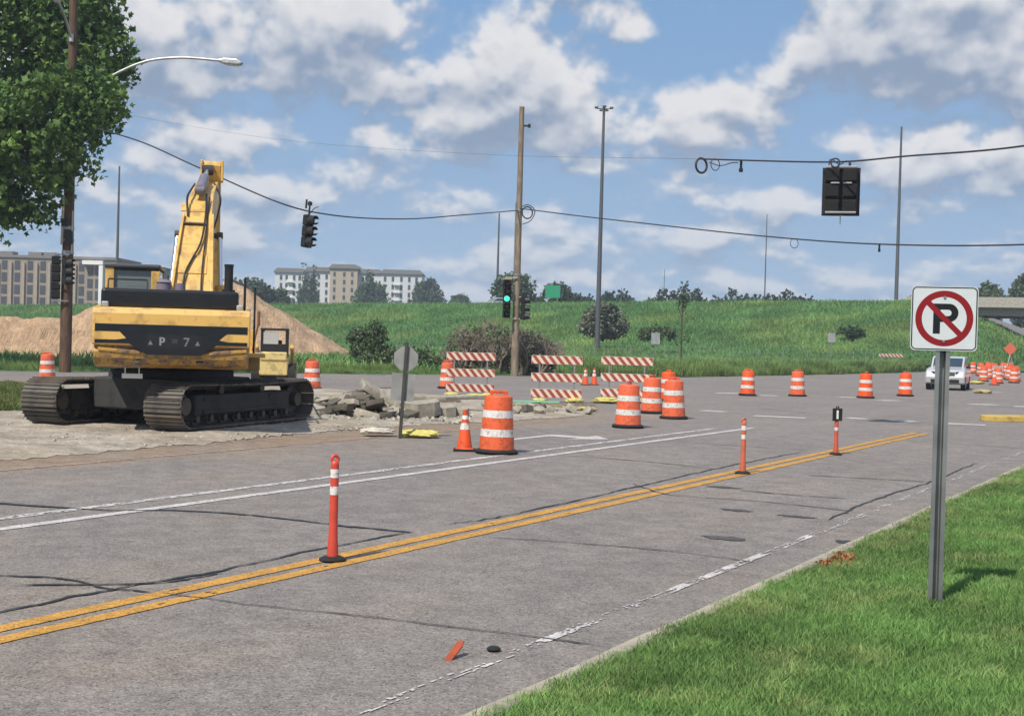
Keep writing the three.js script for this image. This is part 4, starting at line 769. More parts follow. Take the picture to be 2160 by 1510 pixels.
function delineator(label, x, z, h, plate, mat = M.redOrange) {
  const g = group('delineator_post', label, 'delineator post', x, 0.004, z);
  mesh('base', lathe([[0, 0.001], [0.11, 0.001], [0.11, 0.022], [0.07, 0.04], [0, 0.04]], 24), M.rubber, g);
  mesh('post', lathe([[0.047, 0.03], [0.047, 0.06], [0.036, h * 0.3], [0.034, h * 0.96], [0.03, h], [0, h]], 20), mat, g);
  for (const [a, b] of plate ? [[0.62, 0.7]] : [[0.66, 0.745], [0.83, 0.915]]) mesh('reflective_band', lathe([[0.0365, h * a], [0.0365, h * b]], 20), M.reflWhite, g);
  if (!plate) mesh('cap', place(new THREE.TorusGeometry(0.028, 0.014, 8, 16), 0, h + 0.012, 0, 0, 0.5, 0), mat, g);
  else { const p = mesh('panel', box(0.17, 0.22, 0.012, 0, h + 0.02, 0.04, 0.004), M.black, g); mesh('stripe', box(0.035, 0.15, 0.006, 0.0, h + 0.02, 0.051), M.reflWhite, p); mesh('cap', place(new THREE.TorusGeometry(0.02, 0.01, 8, 14), 0, h + 0.14, 0.04), M.black, g); }
  return g;
}
delineator('nearest red delineator post on the double yellow line', -1.42, -11.2, 0.82);
delineator('middle delineator post, faded pink-orange, on the double yellow line', 3.38, -19.85, 0.76, false, phy(c3(0.72, 0.17, 0.09), 0.5, { map: grimeMap }));
delineator('farthest delineator post, with a small black panel on top', 5.68, -23.9, 0.68, true, phy(c3(0.74, 0.12, 0.07), 0.5, { map: grimeMap }));

// striped boards: print on the sheeting
function stripes(flip) {
  const c = document.createElement('canvas'); c.width = 512; c.height = 64; const k = c.getContext('2d'); k.fillStyle = '#d8c4b6'; k.fillRect(0, 0, 512, 64); k.fillStyle = '#98402c';
  for (let i = -2; i < 9; i++) { const x = i * 78; k.beginPath(); if (flip) { k.moveTo(x, 64); k.lineTo(x + 40, 64); k.lineTo(x + 104, 0); k.lineTo(x + 64, 0); } else { k.moveTo(x, 0); k.lineTo(x + 40, 0); k.lineTo(x + 104, 64); k.lineTo(x + 64, 64); } k.fill(); }
  k.globalAlpha = 0.16; const r = rng(4); for (let i = 0; i < 260; i++) { k.fillStyle = r() > 0.5 ? '#6b5a48' : '#9b8a78'; k.fillRect(r() * 512, r() * 64, r() * 26, r() * 5); }
  const t = new THREE.CanvasTexture(c); t.colorSpace = THREE.SRGBColorSpace; return t;
}
const stripeMat = std(0xffffff, 0.55, { map: stripes(false) }), boardMat = std(c3(0.6, 0.55, 0.5), 0.7, { map: grimeMap });
function barricade(label, x, z, turn, w, s = 1) {
  const g = group('striped_barricade', label, 'barricade', x, 0.01, z, turn);
  for (const y of [0.26, 0.73, 1.24]) { const r = mesh('rail', box(w, 0.25, 0.025, 0, y, 0.03, 0.006), boardMat, g); mesh('striped_sheeting', place(new THREE.PlaneGeometry(w - 0.02, 0.235), 0, y, 0.0445), stripeMat, r, true); mesh('striped_sheeting', place(new THREE.PlaneGeometry(w - 0.02, 0.235), 0, y, 0.0155, 0, Math.PI, 0), stripeMat, r, true); }
  for (const sx of [-1, 1]) { mesh('post', box(0.045, 1.38, 0.045, sx * w * 0.34, 0.71, -0.008, 0.005), M.galv, g); mesh('foot', box(0.05, 0.05, 1.1, sx * w * 0.34, 0.026, 0, 0.006), M.galv, g); }
  g.scale.setScalar(s); return g;
}
barricade('left striped barricade with the barrel behind its end', -1.3, -43.6, rad(3), 1.52, 1.02);
barricade('middle striped barricade beside the tan pole', 1.35, -40.9, rad(-6), 1.5, 1.02);
barricade('right striped barricade behind the single barrel', 3.6, -42.9, rad(-14), 1.6, 1.02);
barricade('far striped barricade left of the white car', 33.9, -123, rad(-14), 1.9, 1.1); barricade('far striped barricade partly behind the no parking sign', 37.0, -129, rad(-14), 1.9, 1.1);
barricade('small far barricade at the right edge beside the two barrels', 31.2, -88.2, rad(-16), 0.85, 0.75);
barricade('far barricade behind the white car roof', 43.2, -143, rad(-14), 1.9, 1.1);

function sandbag(label, x, z, turn, s, mat, y = 0.01, grp) {
  const g = new THREE.SphereGeometry(1, 36, 22), p = g.attributes.position;
  for (let i = 0; i < p.count; i++) {
    let X = p.getX(i), Y = p.getY(i), Z = p.getZ(i); const e = Math.abs(X), pinch = 1 - 0.55 * smooth(0.72, 1, e);
    Y *= pinch; Z *= pinch * 1.1; const n = 1 + 0.4 * fbm3(X * 2 + x, Y * 2, Z * 2 + z, 4); p.setXYZ(i, X * 0.31 * n * s, Math.max(-0.04, Y * 0.066 * n) * s + 0.04 * s, Z * 0.2 * n * s);
  }
  g.computeVertexNormals(); const m = mesh('sandbag', g, mat, scene); m.position.set(x, y, z); m.rotation.y = turn; tag(m, label, 'sandbag', grp); return m;
}
sandbag('white sandbag left of the leaning sign post', -2.42, -25.3, 0.3, 1.0, M.bagWhite, 0.05); sandbag('bright yellow sandbag right of the leaning sign post', -1.68, -25.3, -0.25, 1.25, M.bagYellow, 0.012);
sandbag('small white scrap bag at the far left of the leaning post', -2.72, -25.9, 0.9, 0.4, M.bagWhite, 0.055);
sandbag('yellow sandbag on the left foot of the left barricade', -1.82, -42.6, 1.3, 1.1, M.bagYellow, 0.05); sandbag('yellow sandbag under the middle of the left barricade', -1.1, -42.2, 0.4, 1.15, M.bagYellow, 0.03); sandbag('yellow sandbag on the right foot of the left barricade', -0.7, -42.9, 1.4, 1.0, M.bagYellow, 0.05);
sandbag('yellow sandbag on the left foot of the middle barricade', 0.85, -40.3, 1.3, 1.0, M.bagYellow, 0.05); sandbag('yellow sandbag on the right foot of the middle barricade', 1.88, -40.6, 1.2, 1.15, M.bagYellow, 0.05);
sandbag('yellow sandbag at the left foot of the right barricade', 2.9, -41.6, 0.2, 1.5, M.bagYellow, 0.02); sandbag('tan sandbag at the right foot of the right barricade', 4.1, -42.4, 0.7, 1.2, M.bagTan, 0.02);
sandbag('tan sandbag in front of the middle barricade rubble', 2.0, -36.4, 0.4, 1.0, M.bagTan, 0.02); sandbag('pale yellow sandbag in front of the white car', 21.4, -62.4, 0.3, 1.5, M.bagTan, 0.012); sandbag('pale yellow sandbag right of the white car', 27.2, -80.4, 0.2, 1.6, M.bagYellow, 0.012);
// planks lying near the barricades
for (const [x, z, t, l, mat, label] of [[0.6, -39.4, 0.2, 1.6, std(c3(0.18, 0.5, 0.33), 0.7), 'green board on the ground between left and middle barricades'], [-2.3, -38.6, 0.1, 1.8, M.poleWood, 'grey plank on the ground in front of the left barricade'], [1.6, -38.3, -0.1, 1.5, M.poleWood, 'grey plank on the ground in front of the middle barricade'], [0.3, -37.2, 0.15, 2.2, std(c3(0.45, 0.36, 0.22), 0.8, { map: woodMap }), 'long tan plank lying across the gravel']]) {
  const m = mesh('plank', box(l, 0.05, 0.2, 0, 0, 0, 0.008), mat, scene); m.position.set(x, 0.085, z); m.rotation.y = t; tag(m, label, 'plank');
}
// ---------------------------------------------------------------- broken concrete
function chunk(w, h, d, seed) {
  const r = rng(seed), pts = [], n = 5 + Math.floor(r() * 3);
  for (let i = 0; i < n; i++) { const a = (i + r() * 0.7) / n * 6.283, k = 0.8 + 0.4 * r(), x = Math.cos(a) * w / 2 * k, z = Math.sin(a) * d / 2 * k; pts.push(V(x, h / 2 * (0.8 + 0.3 * r()), z), V(x * (0.9 + 0.2 * r()), -h / 2 * (0.8 + 0.3 * r()), z * (0.9 + 0.2 * r()))); }
  return new ConvexGeometry(pts);
}
{
  const G = 'broken concrete in the rubble pile', put = (w, h, d, x, y, z, rx, ry, rz, dark, label, seed) => { const m = mesh('concrete_chunk', chunk(w, h, d, seed), dark ? M.rubbleDark : M.rubble, scene); m.position.set(x, y, z); m.rotation.set(rx, ry, rz); tag(m, label, 'concrete chunk', label.startsWith('grey broken') || label.startsWith('dark broken') || label.startsWith('small') ? G : undefined); };
  put(1.35, 0.16, 0.75, -3.0, 0.52, -31.3, 0.25, 0.2, -0.62, false, 'largest tilted pale concrete slab atop the rubble pile', 1);
  put(1.1, 0.14, 0.7, -2.45, 0.36, -30.9, 0.3, -0.3, -0.5, false, 'second tilted slab leaning right on the rubble pile', 2);
  put(0.8, 0.34, 0.62, -1.95, 0.24, -30.7, 0.12, 0.4, 0.06, false, 'big pale slab beside the leaning sign post', 3);
  put(0.62, 0.3, 0.5, -1.45, 0.16, -31.2, 0.1, 0.9, 0.1, false, 'round pale concrete lump at the right end of the rubble', 4);
  put(0.34, 0.26, 0.3, -1.1, 0.12, -31.3, 0, 0.2, 0, false, 'small pale concrete lump rightmost in the rubble', 5);
  put(1.6, 0.1, 0.5, -1.5, 0.36, -34.2, 0.05, 0.15, 0.03, false, 'long flat slab lying behind the leaning sign post', 6);
  const r = rng(55);
  for (let i = 0; i < 84; i++) { const f = r(), x = mix(-4.35, -2.1, f), hump = 0.5 * Math.sin(Math.PI * clamp((x + 4.6) / 2.9)), z = -30.2 - 2.4 * r(), w = 0.22 + 0.5 * r(), y = 0.07 + hump * r() * (z < -30.7 ? 1 : 0.55), dark = x < -3.0 ? r() < 0.7 : r() < 0.3; put(w, 0.06 + 0.12 * r(), w * (0.5 + 0.4 * r()), x, y, z, (r() - 0.5) * 0.9, r() * 6, (r() - 0.5) * 0.9, dark, dark ? 'dark broken concrete chunk in the rubble pile' : 'grey broken concrete chunk in the rubble pile', 100 + i); }
  for (let i = 0; i < 14; i++) { const x = 0.1 + 1.9 * r(), z = -33.4 - 1.4 * r() - x * 0.5; const w = 0.12 + 0.22 * r(); put(w, w * 0.6, w * 0.9, x, 0.04 + w * 0.25, z, r(), r() * 6, r(), r() < 0.35, 'small broken concrete chunk right of the nearest barrel', 200 + i); }
  const list = [], q = new THREE.Quaternion(), e = new THREE.Euler();
  for (let i = 0; i < 2600; i++) { const big = r() < 0.3, x = big ? mix(-4.6, -0.9, r()) : mix(-11, 2, r()), z = big ? -29.6 - 3.4 * r() : mix(-21.5, -40, r()); if (!big && (x - -5.6) > (-z - 21) * 0.47) continue; const k = 0.5 + 0.5 * r(); list.push([x, 0.03, z, V(0.5 + r(), 0.4 + 0.6 * r(), 0.5 + r()).multiplyScalar(big ? 1.3 : 0.7), 0, c3(0.46 * k, 0.42 * k, 0.36 * k), q.setFromEuler(e.set(r() * 6, r() * 6, r() * 6)).clone()]); }
  struct(scatter('rubble_crumbs', chunk(0.09, 0.07, 0.08, 9), std(0xffffff, 0.95), list), 'stuff', 'small concrete crumbs scattered over the gravel');
}
// ---------------------------------------------------------------- signs
{ // no parking sign on the lawn
  const g = group('no_parking_sign', 'white square no parking sign on a steel post in the lawn', 'sign', 2.95, 0.08, -9.42, rad(-12));
  const c = document.createElement('canvas'); c.width = c.height = 512; const k = c.getContext('2d');
  k.fillStyle = '#c9cfd0'; k.fillRect(0, 0, 512, 512); const r = rng(8); k.globalAlpha = 0.05; for (let i = 0; i < 500; i++) { k.fillStyle = r() > 0.5 ? '#b8c4c4' : '#e9e4e6'; k.fillRect(r() * 512, r() * 512, 10 + r() * 60, 6 + r() * 40); } k.globalAlpha = 1;
  k.strokeStyle = '#15191c'; k.lineWidth = 9; k.beginPath(); k.roundRect(11, 11, 490, 490, 34); k.stroke();
  k.fillStyle = '#101416'; k.fillRect(172, 138, 54, 240); k.beginPath(); k.moveTo(172, 138); k.lineTo(290, 138); k.arc(290, 211, 73, -Math.PI / 2, Math.PI / 2); k.lineTo(172, 284); k.lineTo(172, 236); k.lineTo(286, 236); k.arc(286, 211, 25, Math.PI / 2, -Math.PI / 2, true); k.lineTo(172, 186); k.closePath(); k.fill();
  k.strokeStyle = '#860f16'; k.lineWidth = 50; k.beginPath(); k.arc(256, 256, 196, 0, 7); k.stroke(); k.lineWidth = 44; k.beginPath(); k.moveTo(256 - 138, 256 - 138); k.lineTo(256 + 138, 256 + 138); k.stroke();
  const t = new THREE.CanvasTexture(c); t.colorSpace = THREE.SRGBColorSpace;
  const rr = (w, q) => { const s = []; for (const [cx, cy, a] of [[w / 2 - q, w / 2 - q, 0], [-w / 2 + q, w / 2 - q, 90], [-w / 2 + q, -w / 2 + q, 180], [w / 2 - q, -w / 2 + q, 270]]) for (let i = 0; i <= 5; i++) s.push([cx + q * Math.cos(rad(a + i * 18)), cy + q * Math.sin(rad(a + i * 18))]); return s; };
  const S = 0.44, panel = mesh('panel', extrude(rr(S, 0.03), 0.004).translate(0, 1.995, 0.03), M.alu, g);
  const face = new THREE.ShapeGeometry(new THREE.Shape(rr(S - 0.002, 0.03).map(([x, y]) => new THREE.Vector2(x, y)))), uv = face.attributes.uv, p = face.attributes.position;
  for (let i = 0; i < uv.count; i++) uv.setXY(i, p.getX(i) / S + 0.5, p.getY(i) / S + 0.5);
  mesh('printed_face', face.translate(0, 1.995, 0.0335), phy(0xffffff, 0.4, { map: t }), panel, true);
  mesh('bolt', [cyl(0.009, 0.009, 0.008, 0, 2.14, 0.037, Math.PI / 2, 0, 0, 10), cyl(0.009, 0.009, 0.008, 0, 1.84, 0.037, Math.PI / 2, 0, 0, 10)], M.galv, panel);
  // hat-section channel post
  const ch = extrude([[-0.048, 0.02], [-0.024, 0.02], [-0.02, -0.065], [0.02, -0.065], [0.024, 0.02], [0.048, 0.02], [0.048, 0.025], [0.02, 0.025], [0.016, -0.06], [-0.016, -0.06], [-0.02, 0.025], [-0.048, 0.025]], 2.5);
  mesh('post', place(ch, 0, 0.9, 0, Math.PI / 2, 0, 0), M.galv, g);
}
{ // sign seen from behind, on a leaning post
  const g = group('leaning_sign', 'grey sign backs on a thin leaning post beside the rubble', 'sign', -1.99, 0, -24.9); g.rotation.z = rad(-2.6);
  mesh('post', box(0.06, 1.95, 0.05, 0, 0.78, 0, 0.006), std(c3(0.06, 0.06, 0.05), 0.6, { map: grimeMap }), g);
  const oct = []; for (let i = 0; i < 8; i++) oct.push([0.235 * Math.cos(rad(22.5 + i * 45)), 0.235 * Math.sin(rad(22.5 + i * 45))]);
  mesh('panel', extrude(oct, 0.004).translate(0.0, 1.45, -0.03), M.signBack, g);
  mesh('lower_panel', extrude([[-0.21, -0.25], [0.21, -0.25], [0.21, 0.25], [-0.21, 0.25]], 0.004).translate(-0.02, 0.93, -0.03), M.signBack, g);
}
{ // orange diamond sign far right
  const g = group('diamond_sign', 'orange diamond road works sign far off under the bridge', 'sign', 39.85, 0.05, -110);
  mesh('panel', place(box(0.75, 0.75, 0.03, 0, 0, 0, 0.01), 0, 2.15, 0, 0, 0, Math.PI / 4), std(c3(0.62, 0.13, 0.06), 0.6), g); mesh('stand', [rod(V(0, 1.7, -0.02), V(-0.5, 0, 0.4), 0.03), rod(V(0, 1.7, -0.02), V(0.5, 0, 0.4), 0.03), rod(V(0, 1.7, -0.02), V(0, 0, -0.6), 0.03)], M.galv, g);
}
// yellow-edged traffic island nose at the right
{
  const sh = []; for (let i = 0; i <= 12; i++) { const a = rad(90 + i * 15); sh.push([0.75 * Math.cos(a), 0.42 * Math.sin(a)]); } sh.push([7, -0.6], [7, 0.6]);
  const m = mesh('median_island', place(extrude(sh, 0.17, 0.03), 0, 0, 0, -Math.PI / 2), std(c3(0.55, 0.39, 0.1), 0.85, { map: dirtyMap }), scene);
  m.position.set(13.5, 0.075, -37.4); m.rotation.y = rad(12); tag(m, 'low yellow-painted kerb island at the right edge', 'kerb island');
}
// small litter on the road
{
  const g = mesh('orange_shard', place(extrude([[-0.03, -0.09], [0.012, -0.1], [0.035, 0.05], [0.03, 0.1], [-0.008, 0.095], [-0.022, 0.0]], 0.012, 0.003), 0, 0, 0, -Math.PI / 2 + 0.5, 0, 0), std(c3(0.4, 0.075, 0.02), 0.5, { map: dirtyMap }), scene); g.position.set(-0.29, 0.035, -7.93); g.rotation.y = -0.35; tag(g, 'broken orange plastic shard lying on the near lane', 'litter');
  const k = mesh('black_puck', lathe([[0, 0], [0.04, 0], [0.043, 0.012], [0.03, 0.022], [0, 0.018]], 18), M.rubber, scene); k.position.set(-0.06, 0.006, -8.13); tag(k, 'small black rubber puck beside the orange shard', 'litter');
}

// ---------------------------------------------------------------- excavator
{
  const X = group('excavator', 'large yellow and black crawler excavator seen from behind on the gravel', 'excavator', -6.58, 0.045, -27.1); X.scale.setScalar(0.96);
  const UY = rad(-19), HY = rad(11.5);
  const up = (name, g, m) => { const o = mesh(name, g, m, X); o.rotation.y = UY; return o; };
  const hp = (name, g, m, keep) => { const o = mesh(name, g, m, X, keep); o.rotation.y = HY; o.position.y = 0.08; return o; };
  // crawler tracks
  const shoeGeo = [0, 1, 2, 3].map((k) => shared([box(0.8, 0.03, 0.232, 0, 0, 0, 0.004), box(0.8 - 0.02 * k, 0.03, 0.018, 0, 0.028, -0.085), box(0.8, 0.03, 0.018, 0, 0.028, 0), box(0.8 - 0.015 * k, 0.03, 0.018, 0, 0.028, 0.085)]));
  const shoeMat = [[0.16, 0.14, 0.115], [0.13, 0.115, 0.1], [0.2, 0.165, 0.13], [0.10, 0.09, 0.08]].map((c) => std(c3(...c), 0.6, { metalness: 0.35, map: dirtyMap, bumpMap: dirtyMap, bumpScale: 0.004 }));
  const r = rng(17), cy = 0.46, rr = 0.405, half = 2.22;
  for (const sx of [-1, 1]) {
    const x = sx * 1.37, st = (rad0, n = 14) => { const s = []; for (let i = 0; i <= n; i++) { const a = -Math.PI / 2 + Math.PI * i / n; s.push([half + rad0 * Math.cos(a), cy + rad0 * Math.sin(a)]); } for (let i = 0; i <= n; i++) { const a = Math.PI / 2 + Math.PI * i / n; s.push([-half + rad0 * Math.cos(a), cy + rad0 * Math.sin(a)]); } return s; };
    const T = up('track', place(extrude(st(0.38), 0.22, 0, [st(0.3)]), x, 0, 0, 0, Math.PI / 2, 0), M.darkSteel);
    const per = 4 * half + 2 * Math.PI * rr, n = 48;
    for (let i = 0; i < n; i++) {
      let d = (i + 0.3) / n * per, p, nn;
      if (d < 2 * half) { const z = half - d; p = [cy + rr - 0.03 * Math.sin(Math.PI * d / (2 * half)), z]; nn = [1, 0]; }
      else if ((d -= 2 * half) < Math.PI * rr) { const a = d / rr; p = [cy + rr * Math.cos(a), -half - rr * Math.sin(a)]; nn = [Math.cos(a), -Math.sin(a)]; }
      else if ((d -= Math.PI * rr) < 2 * half) { p = [cy - rr, -half + d]; nn = [-1, 0]; }
      else { d -= 2 * half; const a = d / rr; p = [cy - rr * Math.cos(a), half + rr * Math.sin(a)]; nn = [-Math.cos(a), Math.sin(a)]; }
      const s = mesh('track_shoe', shoeGeo[Math.floor(r() * 4)], shoeMat[Math.floor(r() * 4)], T); s.position.set(x + (r() - 0.5) * 0.012, p[0], p[1]); s.rotation.x = Math.atan2(nn[1], nn[0]);
    }
    mesh('sprocket', [cyl(0.3, 0.3, 0.16, x, cy, half, 0, 0, Math.PI / 2, 24), cyl(0.17, 0.17, 0.5, x, cy, half, 0, 0, Math.PI / 2, 18)], M.steel, T);
    mesh('idler', [cyl(0.3, 0.3, 0.16, x, cy, -half, 0, 0, Math.PI / 2, 24), cyl(0.15, 0.15, 0.46, x, cy, -half, 0, 0, Math.PI / 2, 18)], M.steel, T);
    for (let i = 0; i < 8; i++) mesh('roller', [cyl(0.12, 0.12, 0.3, x, 0.2, -1.75 + i * 0.5, 0, 0, Math.PI / 2, 14), cyl(0.07, 0.07, 0.44, x, 0.2, -1.75 + i * 0.5, 0, 0, Math.PI / 2, 12)], M.steel, T);
    for (const z of [-0.8, 0.8]) mesh('carrier_roller', cyl(0.09, 0.09, 0.3, x, 0.73, z, 0, 0, Math.PI / 2, 14), M.steel, T);
    mesh('track_frame', [box(0.42, 0.4, 3.7, x, 0.46, 0, 0.03), box(0.5, 0.07, 3.2, x, 0.33, 0, 0.01), box(0.46, 0.1, 0.5, x, 0.58, 1.3, 0.01), box(0.46, 0.1, 0.5, x, 0.58, -1.2, 0.01)], M.darkSteel, T);
  }
  up('car_body', [box(2.3, 0.3, 1.5, 0, 0.72, 0, 0.04), cyl(0.72, 0.78, 0.26, 0, 0.97, 0), box(2.2, 0.26, 0.5, 0, 0.55, 0.95, 0.04, 0, 0.25, 0), box(2.2, 0.26, 0.5, 0, 0.55, -0.95, 0.04, 0, -0.25, 0)], M.darkSteel);
  up('belly_guard', [box(1.86, 0.62, 2.9, 0, 0.62, 0.1, 0.05), box(1.7, 0.2, 2.0, 0, 0.98, 0.2, 0.04)], M.darkSteel);
  // upper structure
  hp('main_frame', [box(2.75, 0.2, 4.4, 0, 1.2, 0.15, 0.03), box(0.18, 0.26, 4.6, -0.35, 1.2, 0, 0.02), box(0.18, 0.26, 4.6, 1.05, 1.2, 0, 0.02)], M.darkSteel);
  const cwMat = M.yellow;
  const cw = hp('counterweight', place(extrude([[-2.15, 1.5], [-3.27, 1.5], [-3.3, 1.53], [-3.3, 2.08], [-3.26, 2.16], [-3.18, 2.19], [-2.15, 2.19]], 2.8, 0.03), 0, 0, 0, 0, Math.PI / 2, 0), cwMat);
  // black graphic field with the worn maker's letters, slightly proud of the casting
  const decal = extrude([[-1.35, 1.885], [1.35, 1.885], [1.35, 1.75], [0.98, 1.75], [0.84, 1.63], [1.0, 1.6], [1.35, 1.6], [1.35, 1.535], [0.8, 1.535], [0.52, 1.34], [-0.44, 1.34], [-0.75, 1.535], [-1.35, 1.535], [-1.35, 1.6], [-0.98, 1.6], [-0.8, 1.63], [-0.92, 1.75], [-1.35, 1.75]], 0.03).translate(0, 0, 3.29);
  const field = mesh('black_field', decal, M.blackGloss, cw);
  const low = mesh('lower_casting', place(extrude([[-2.15, 1.11], [-2.9, 1.09], [-3.12, 1.16], [-3.235, 1.27], [-3.26, 1.38], [-3.2, 1.46], [-3.2, 1.505], [-2.15, 1.505]], 2.76, 0.04), 0, 0, 0, 0, Math.PI / 2, 0), M.mudYellow, cw);
  {
    const c = document.createElement('canvas'); c.width = 512; c.height = 128; const k = c.getContext('2d'); k.fillStyle = '#15181c'; k.fillRect(0, 0, 512, 128);
    k.fillStyle = '#858b92'; k.font = 'bold 112px sans-serif'; k.textBaseline = 'middle'; k.textAlign = 'center'; k.fillText('P', 140, 64); k.fillStyle = '#41464c'; k.fillText('=', 256, 58); k.fillStyle = '#6f757c'; k.fillText('7', 366, 64);
    k.fillStyle = '#70757b'; for (const x of [34, 470]) { k.beginPath(); k.moveTo(x - 22, 96); k.lineTo(x + 22, 96); k.lineTo(x, 52); k.fill(); }
    k.fillStyle = '#15181c'; const q = rng(3); for (let i = 0; i < 240; i++) { k.globalAlpha = 0.6; k.fillRect(q() * 512, q() * 128, 2 + q() * 14, 1 + q() * 5); }
    const t = new THREE.CanvasTexture(c); t.colorSpace = THREE.SRGBColorSpace; const m = mesh('lettering', place(new THREE.PlaneGeometry(0.98, 0.25), 0.05, 1.585, 3.3065), std(0xffffff, 0.5, { map: t }), field, true);
  }
  mesh('tow_hole', cyl(0.06, 0.06, 0.03, -0.62, 1.22, 3.2, rad(60), 0, 0, 16), M.black, cw); mesh('tow_hole', cyl(0.06, 0.06, 0.03, 0.5, 1.22, 3.2, rad(60), 0, 0, 16), M.black, cw);
  mesh('casting_rib', box(0.75, 0.07, 0.06, -0.92, 1.4, 3.25, 0.02, 0, 0, rad(-4)), M.mudYellow, cw); mesh('casting_rib', box(0.7, 0.07, 0.06, 1.0, 1.41, 3.25, 0.02, 0, 0, rad(5)), M.mudYellow, cw);
  const hood = hp('engine_hood', [box(2.5, 0.36, 1.35, -0.07, 2.37, 2.0, 0.07), box(2.35, 0.08, 0.6, -0.1, 2.5, 1.7, 0.03)], M.blackGloss);
  mesh('hood_vent', [0, 1, 2, 3, 4].map((i) => box(0.3, 0.03, 0.012, -0.9 + i * 0.42, 2.42, 2.677)), M.black, hood);
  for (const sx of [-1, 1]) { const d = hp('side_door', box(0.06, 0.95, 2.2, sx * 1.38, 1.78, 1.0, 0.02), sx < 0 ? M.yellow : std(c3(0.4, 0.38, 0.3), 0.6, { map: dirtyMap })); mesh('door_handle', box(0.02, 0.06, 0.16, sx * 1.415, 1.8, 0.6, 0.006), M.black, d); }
  hp('catwalk', [box(0.5, 0.08, 2.6, 1.5, 1.32, -0.9, 0.01), box(0.34, 0.5, 0.9, 1.4, 1.6, -1.5, 0.02), box(0.36, 0.3, 0.4, 1.5, 1.12, -1.6, 0.02)], M.yellow);
  hp('handrail', [rod(V(1.3, 2.18, 1.6), V(1.3, 2.85, 1.6), 0.022), rod(V(1.52, 1.36, -0.2), V(1.52, 2.72, -0.2), 0.022), rod(V(1.3, 2.85, 1.6), V(1.3, 2.85, 0.7), 0.022), rod(V(1.3, 2.85, 0.7), V(1.3, 2.2, 0.7), 0.022), rod(V(1.52, 2.72, -0.2), V(1.52, 2.72, -1.6), 0.022)], M.black);
  const mir = hp('mirror', [box(0.06, 0.32, 0.2, 1.62, 2.1, -0.8, 0.02), rod(V(1.5, 1.4, -0.9), V(1.62, 2.0, -0.8), 0.018)], std(c3(0.2, 0.09, 0.04), 0.5));
  // cab
  const cab = hp('cab', [box(0.09, 1.75, 0.09, -1.4, 2.16, 0.35, 0.015), box(0.09, 1.75, 0.09, -0.45, 2.16, 0.35, 0.015), box(0.09, 1.75, 0.09, -1.4, 2.16, -1.4, 0.015), box(0.09, 1.75, 0.09, -0.45, 2.16, -1.4, 0.015), box(1.05, 0.95, 1.8, -0.92, 1.75, -0.52, 0.03)], M.black);
  mesh('rear_post', box(0.17, 0.5, 0.05, -1.36, 2.78, 0.415, 0.01), M.yellow, cab); mesh('rear_post', box(0.17, 0.42, 0.05, -0.47, 2.76, 0.415, 0.01), M.yellow, cab);
  mesh('cab_roof', box(1.1, 0.09, 1.95, -0.92, 3.06, -0.5, 0.035), std(c3(0.06, 0.065, 0.07), 0.45), cab);
  const tinted = phy(c3(0.5, 0.56, 0.56), 0.04, { transmission: 0.75, thickness: 0 });
  mesh('rear_window', box(0.8, 0.62, 0.012, -0.92, 2.66, 0.36), tinted, cab); mesh('front_window', box(0.84, 1.2, 0.012, -0.92, 2.42, -1.42), tinted, cab); mesh('side_window', [box(0.012, 0.75, 1.62, -1.43, 2.62, -0.52), box(0.012, 0.75, 1.62, -0.42, 2.62, -0.52)], tinted, cab);
  mesh('seat', [box(0.5, 0.7, 0.14, -0.92, 2.5, 0.05, 0.05), box(0.5, 0.14, 0.5, -0.92, 2.26, -0.2, 0.05)], M.black, cab);
  hp('exhaust_stack', [cyl(0.085, 0.085, 0.6, 0.98, 2.78, 1.35), cyl(0.095, 0.085, 0.08, 0.98, 3.08, 1.35), cyl(0.13, 0.13, 0.12, 0.98, 2.56, 1.35)], M.black);
  hp('air_cleaner', [cyl(0.14, 0.14, 0.26, -0.25, 2.6, 1.5), cyl(0.06, 0.16, 0.06, -0.25, 2.75, 1.5)], std(c3(0.2, 0.16, 0.2), 0.5)); hp('filler_cap', cyl(0.1, 0.1, 0.2, 0.05, 2.62, 1.2), std(c3(0.2, 0.16, 0.2), 0.5));
  hp('hood_rail', [rod(V(-1.2, 2.5, 2.6), V(-1.2, 2.72, 2.5), 0.016), rod(V(-0.5, 2.5, 2.6), V(-0.5, 2.72, 2.5), 0.016), rod(V(-1.2, 2.72, 2.5), V(-0.5, 2.72, 2.5), 0.016)], M.black);
  hp('work_light', [box(0.12, 0.1, 0.08, 1.2, 2.24, 3.1, 0.02)], M.alu); hp('work_light', [box(0.12, 0.1, 0.08, -1.2, 2.24, 3.1, 0.02)], M.alu);
  // boom, cylinders, stick
  const bx = 0.2;
  const prof = [[0.15, 1.6], [0.1, 1.95], [0.58, 2.75], [1.2, 3.6], [1.85, 4.3], [2.4, 4.68], [3.1, 4.98], [4.0, 5.24], [4.95, 5.44], [5.15, 5.32], [5.1, 5.04], [3.8, 4.54], [2.95, 4.1], [2.35, 3.6], [1.6, 2.7], [0.75, 1.75], [0.5, 1.55]];
  const taper = (g) => { const p = g.attributes.position; for (let i = 0; i < p.count; i++) { const y = p.getY(i), f = -p.getZ(i), k = mix(1.5, 0.88, clamp((y - 1.6) / 3.4)); p.setX(i, bx + (p.getX(i) - bx) * k + 0.045 * f); } g.computeVertexNormals(); return g; };   // wide at the foot, narrow at the tip
  const boom = hp('boom', taper(place(extrude(prof, 0.58, 0.02), bx, 0, 0, 0, Math.PI / 2, 0)), M.yellow);
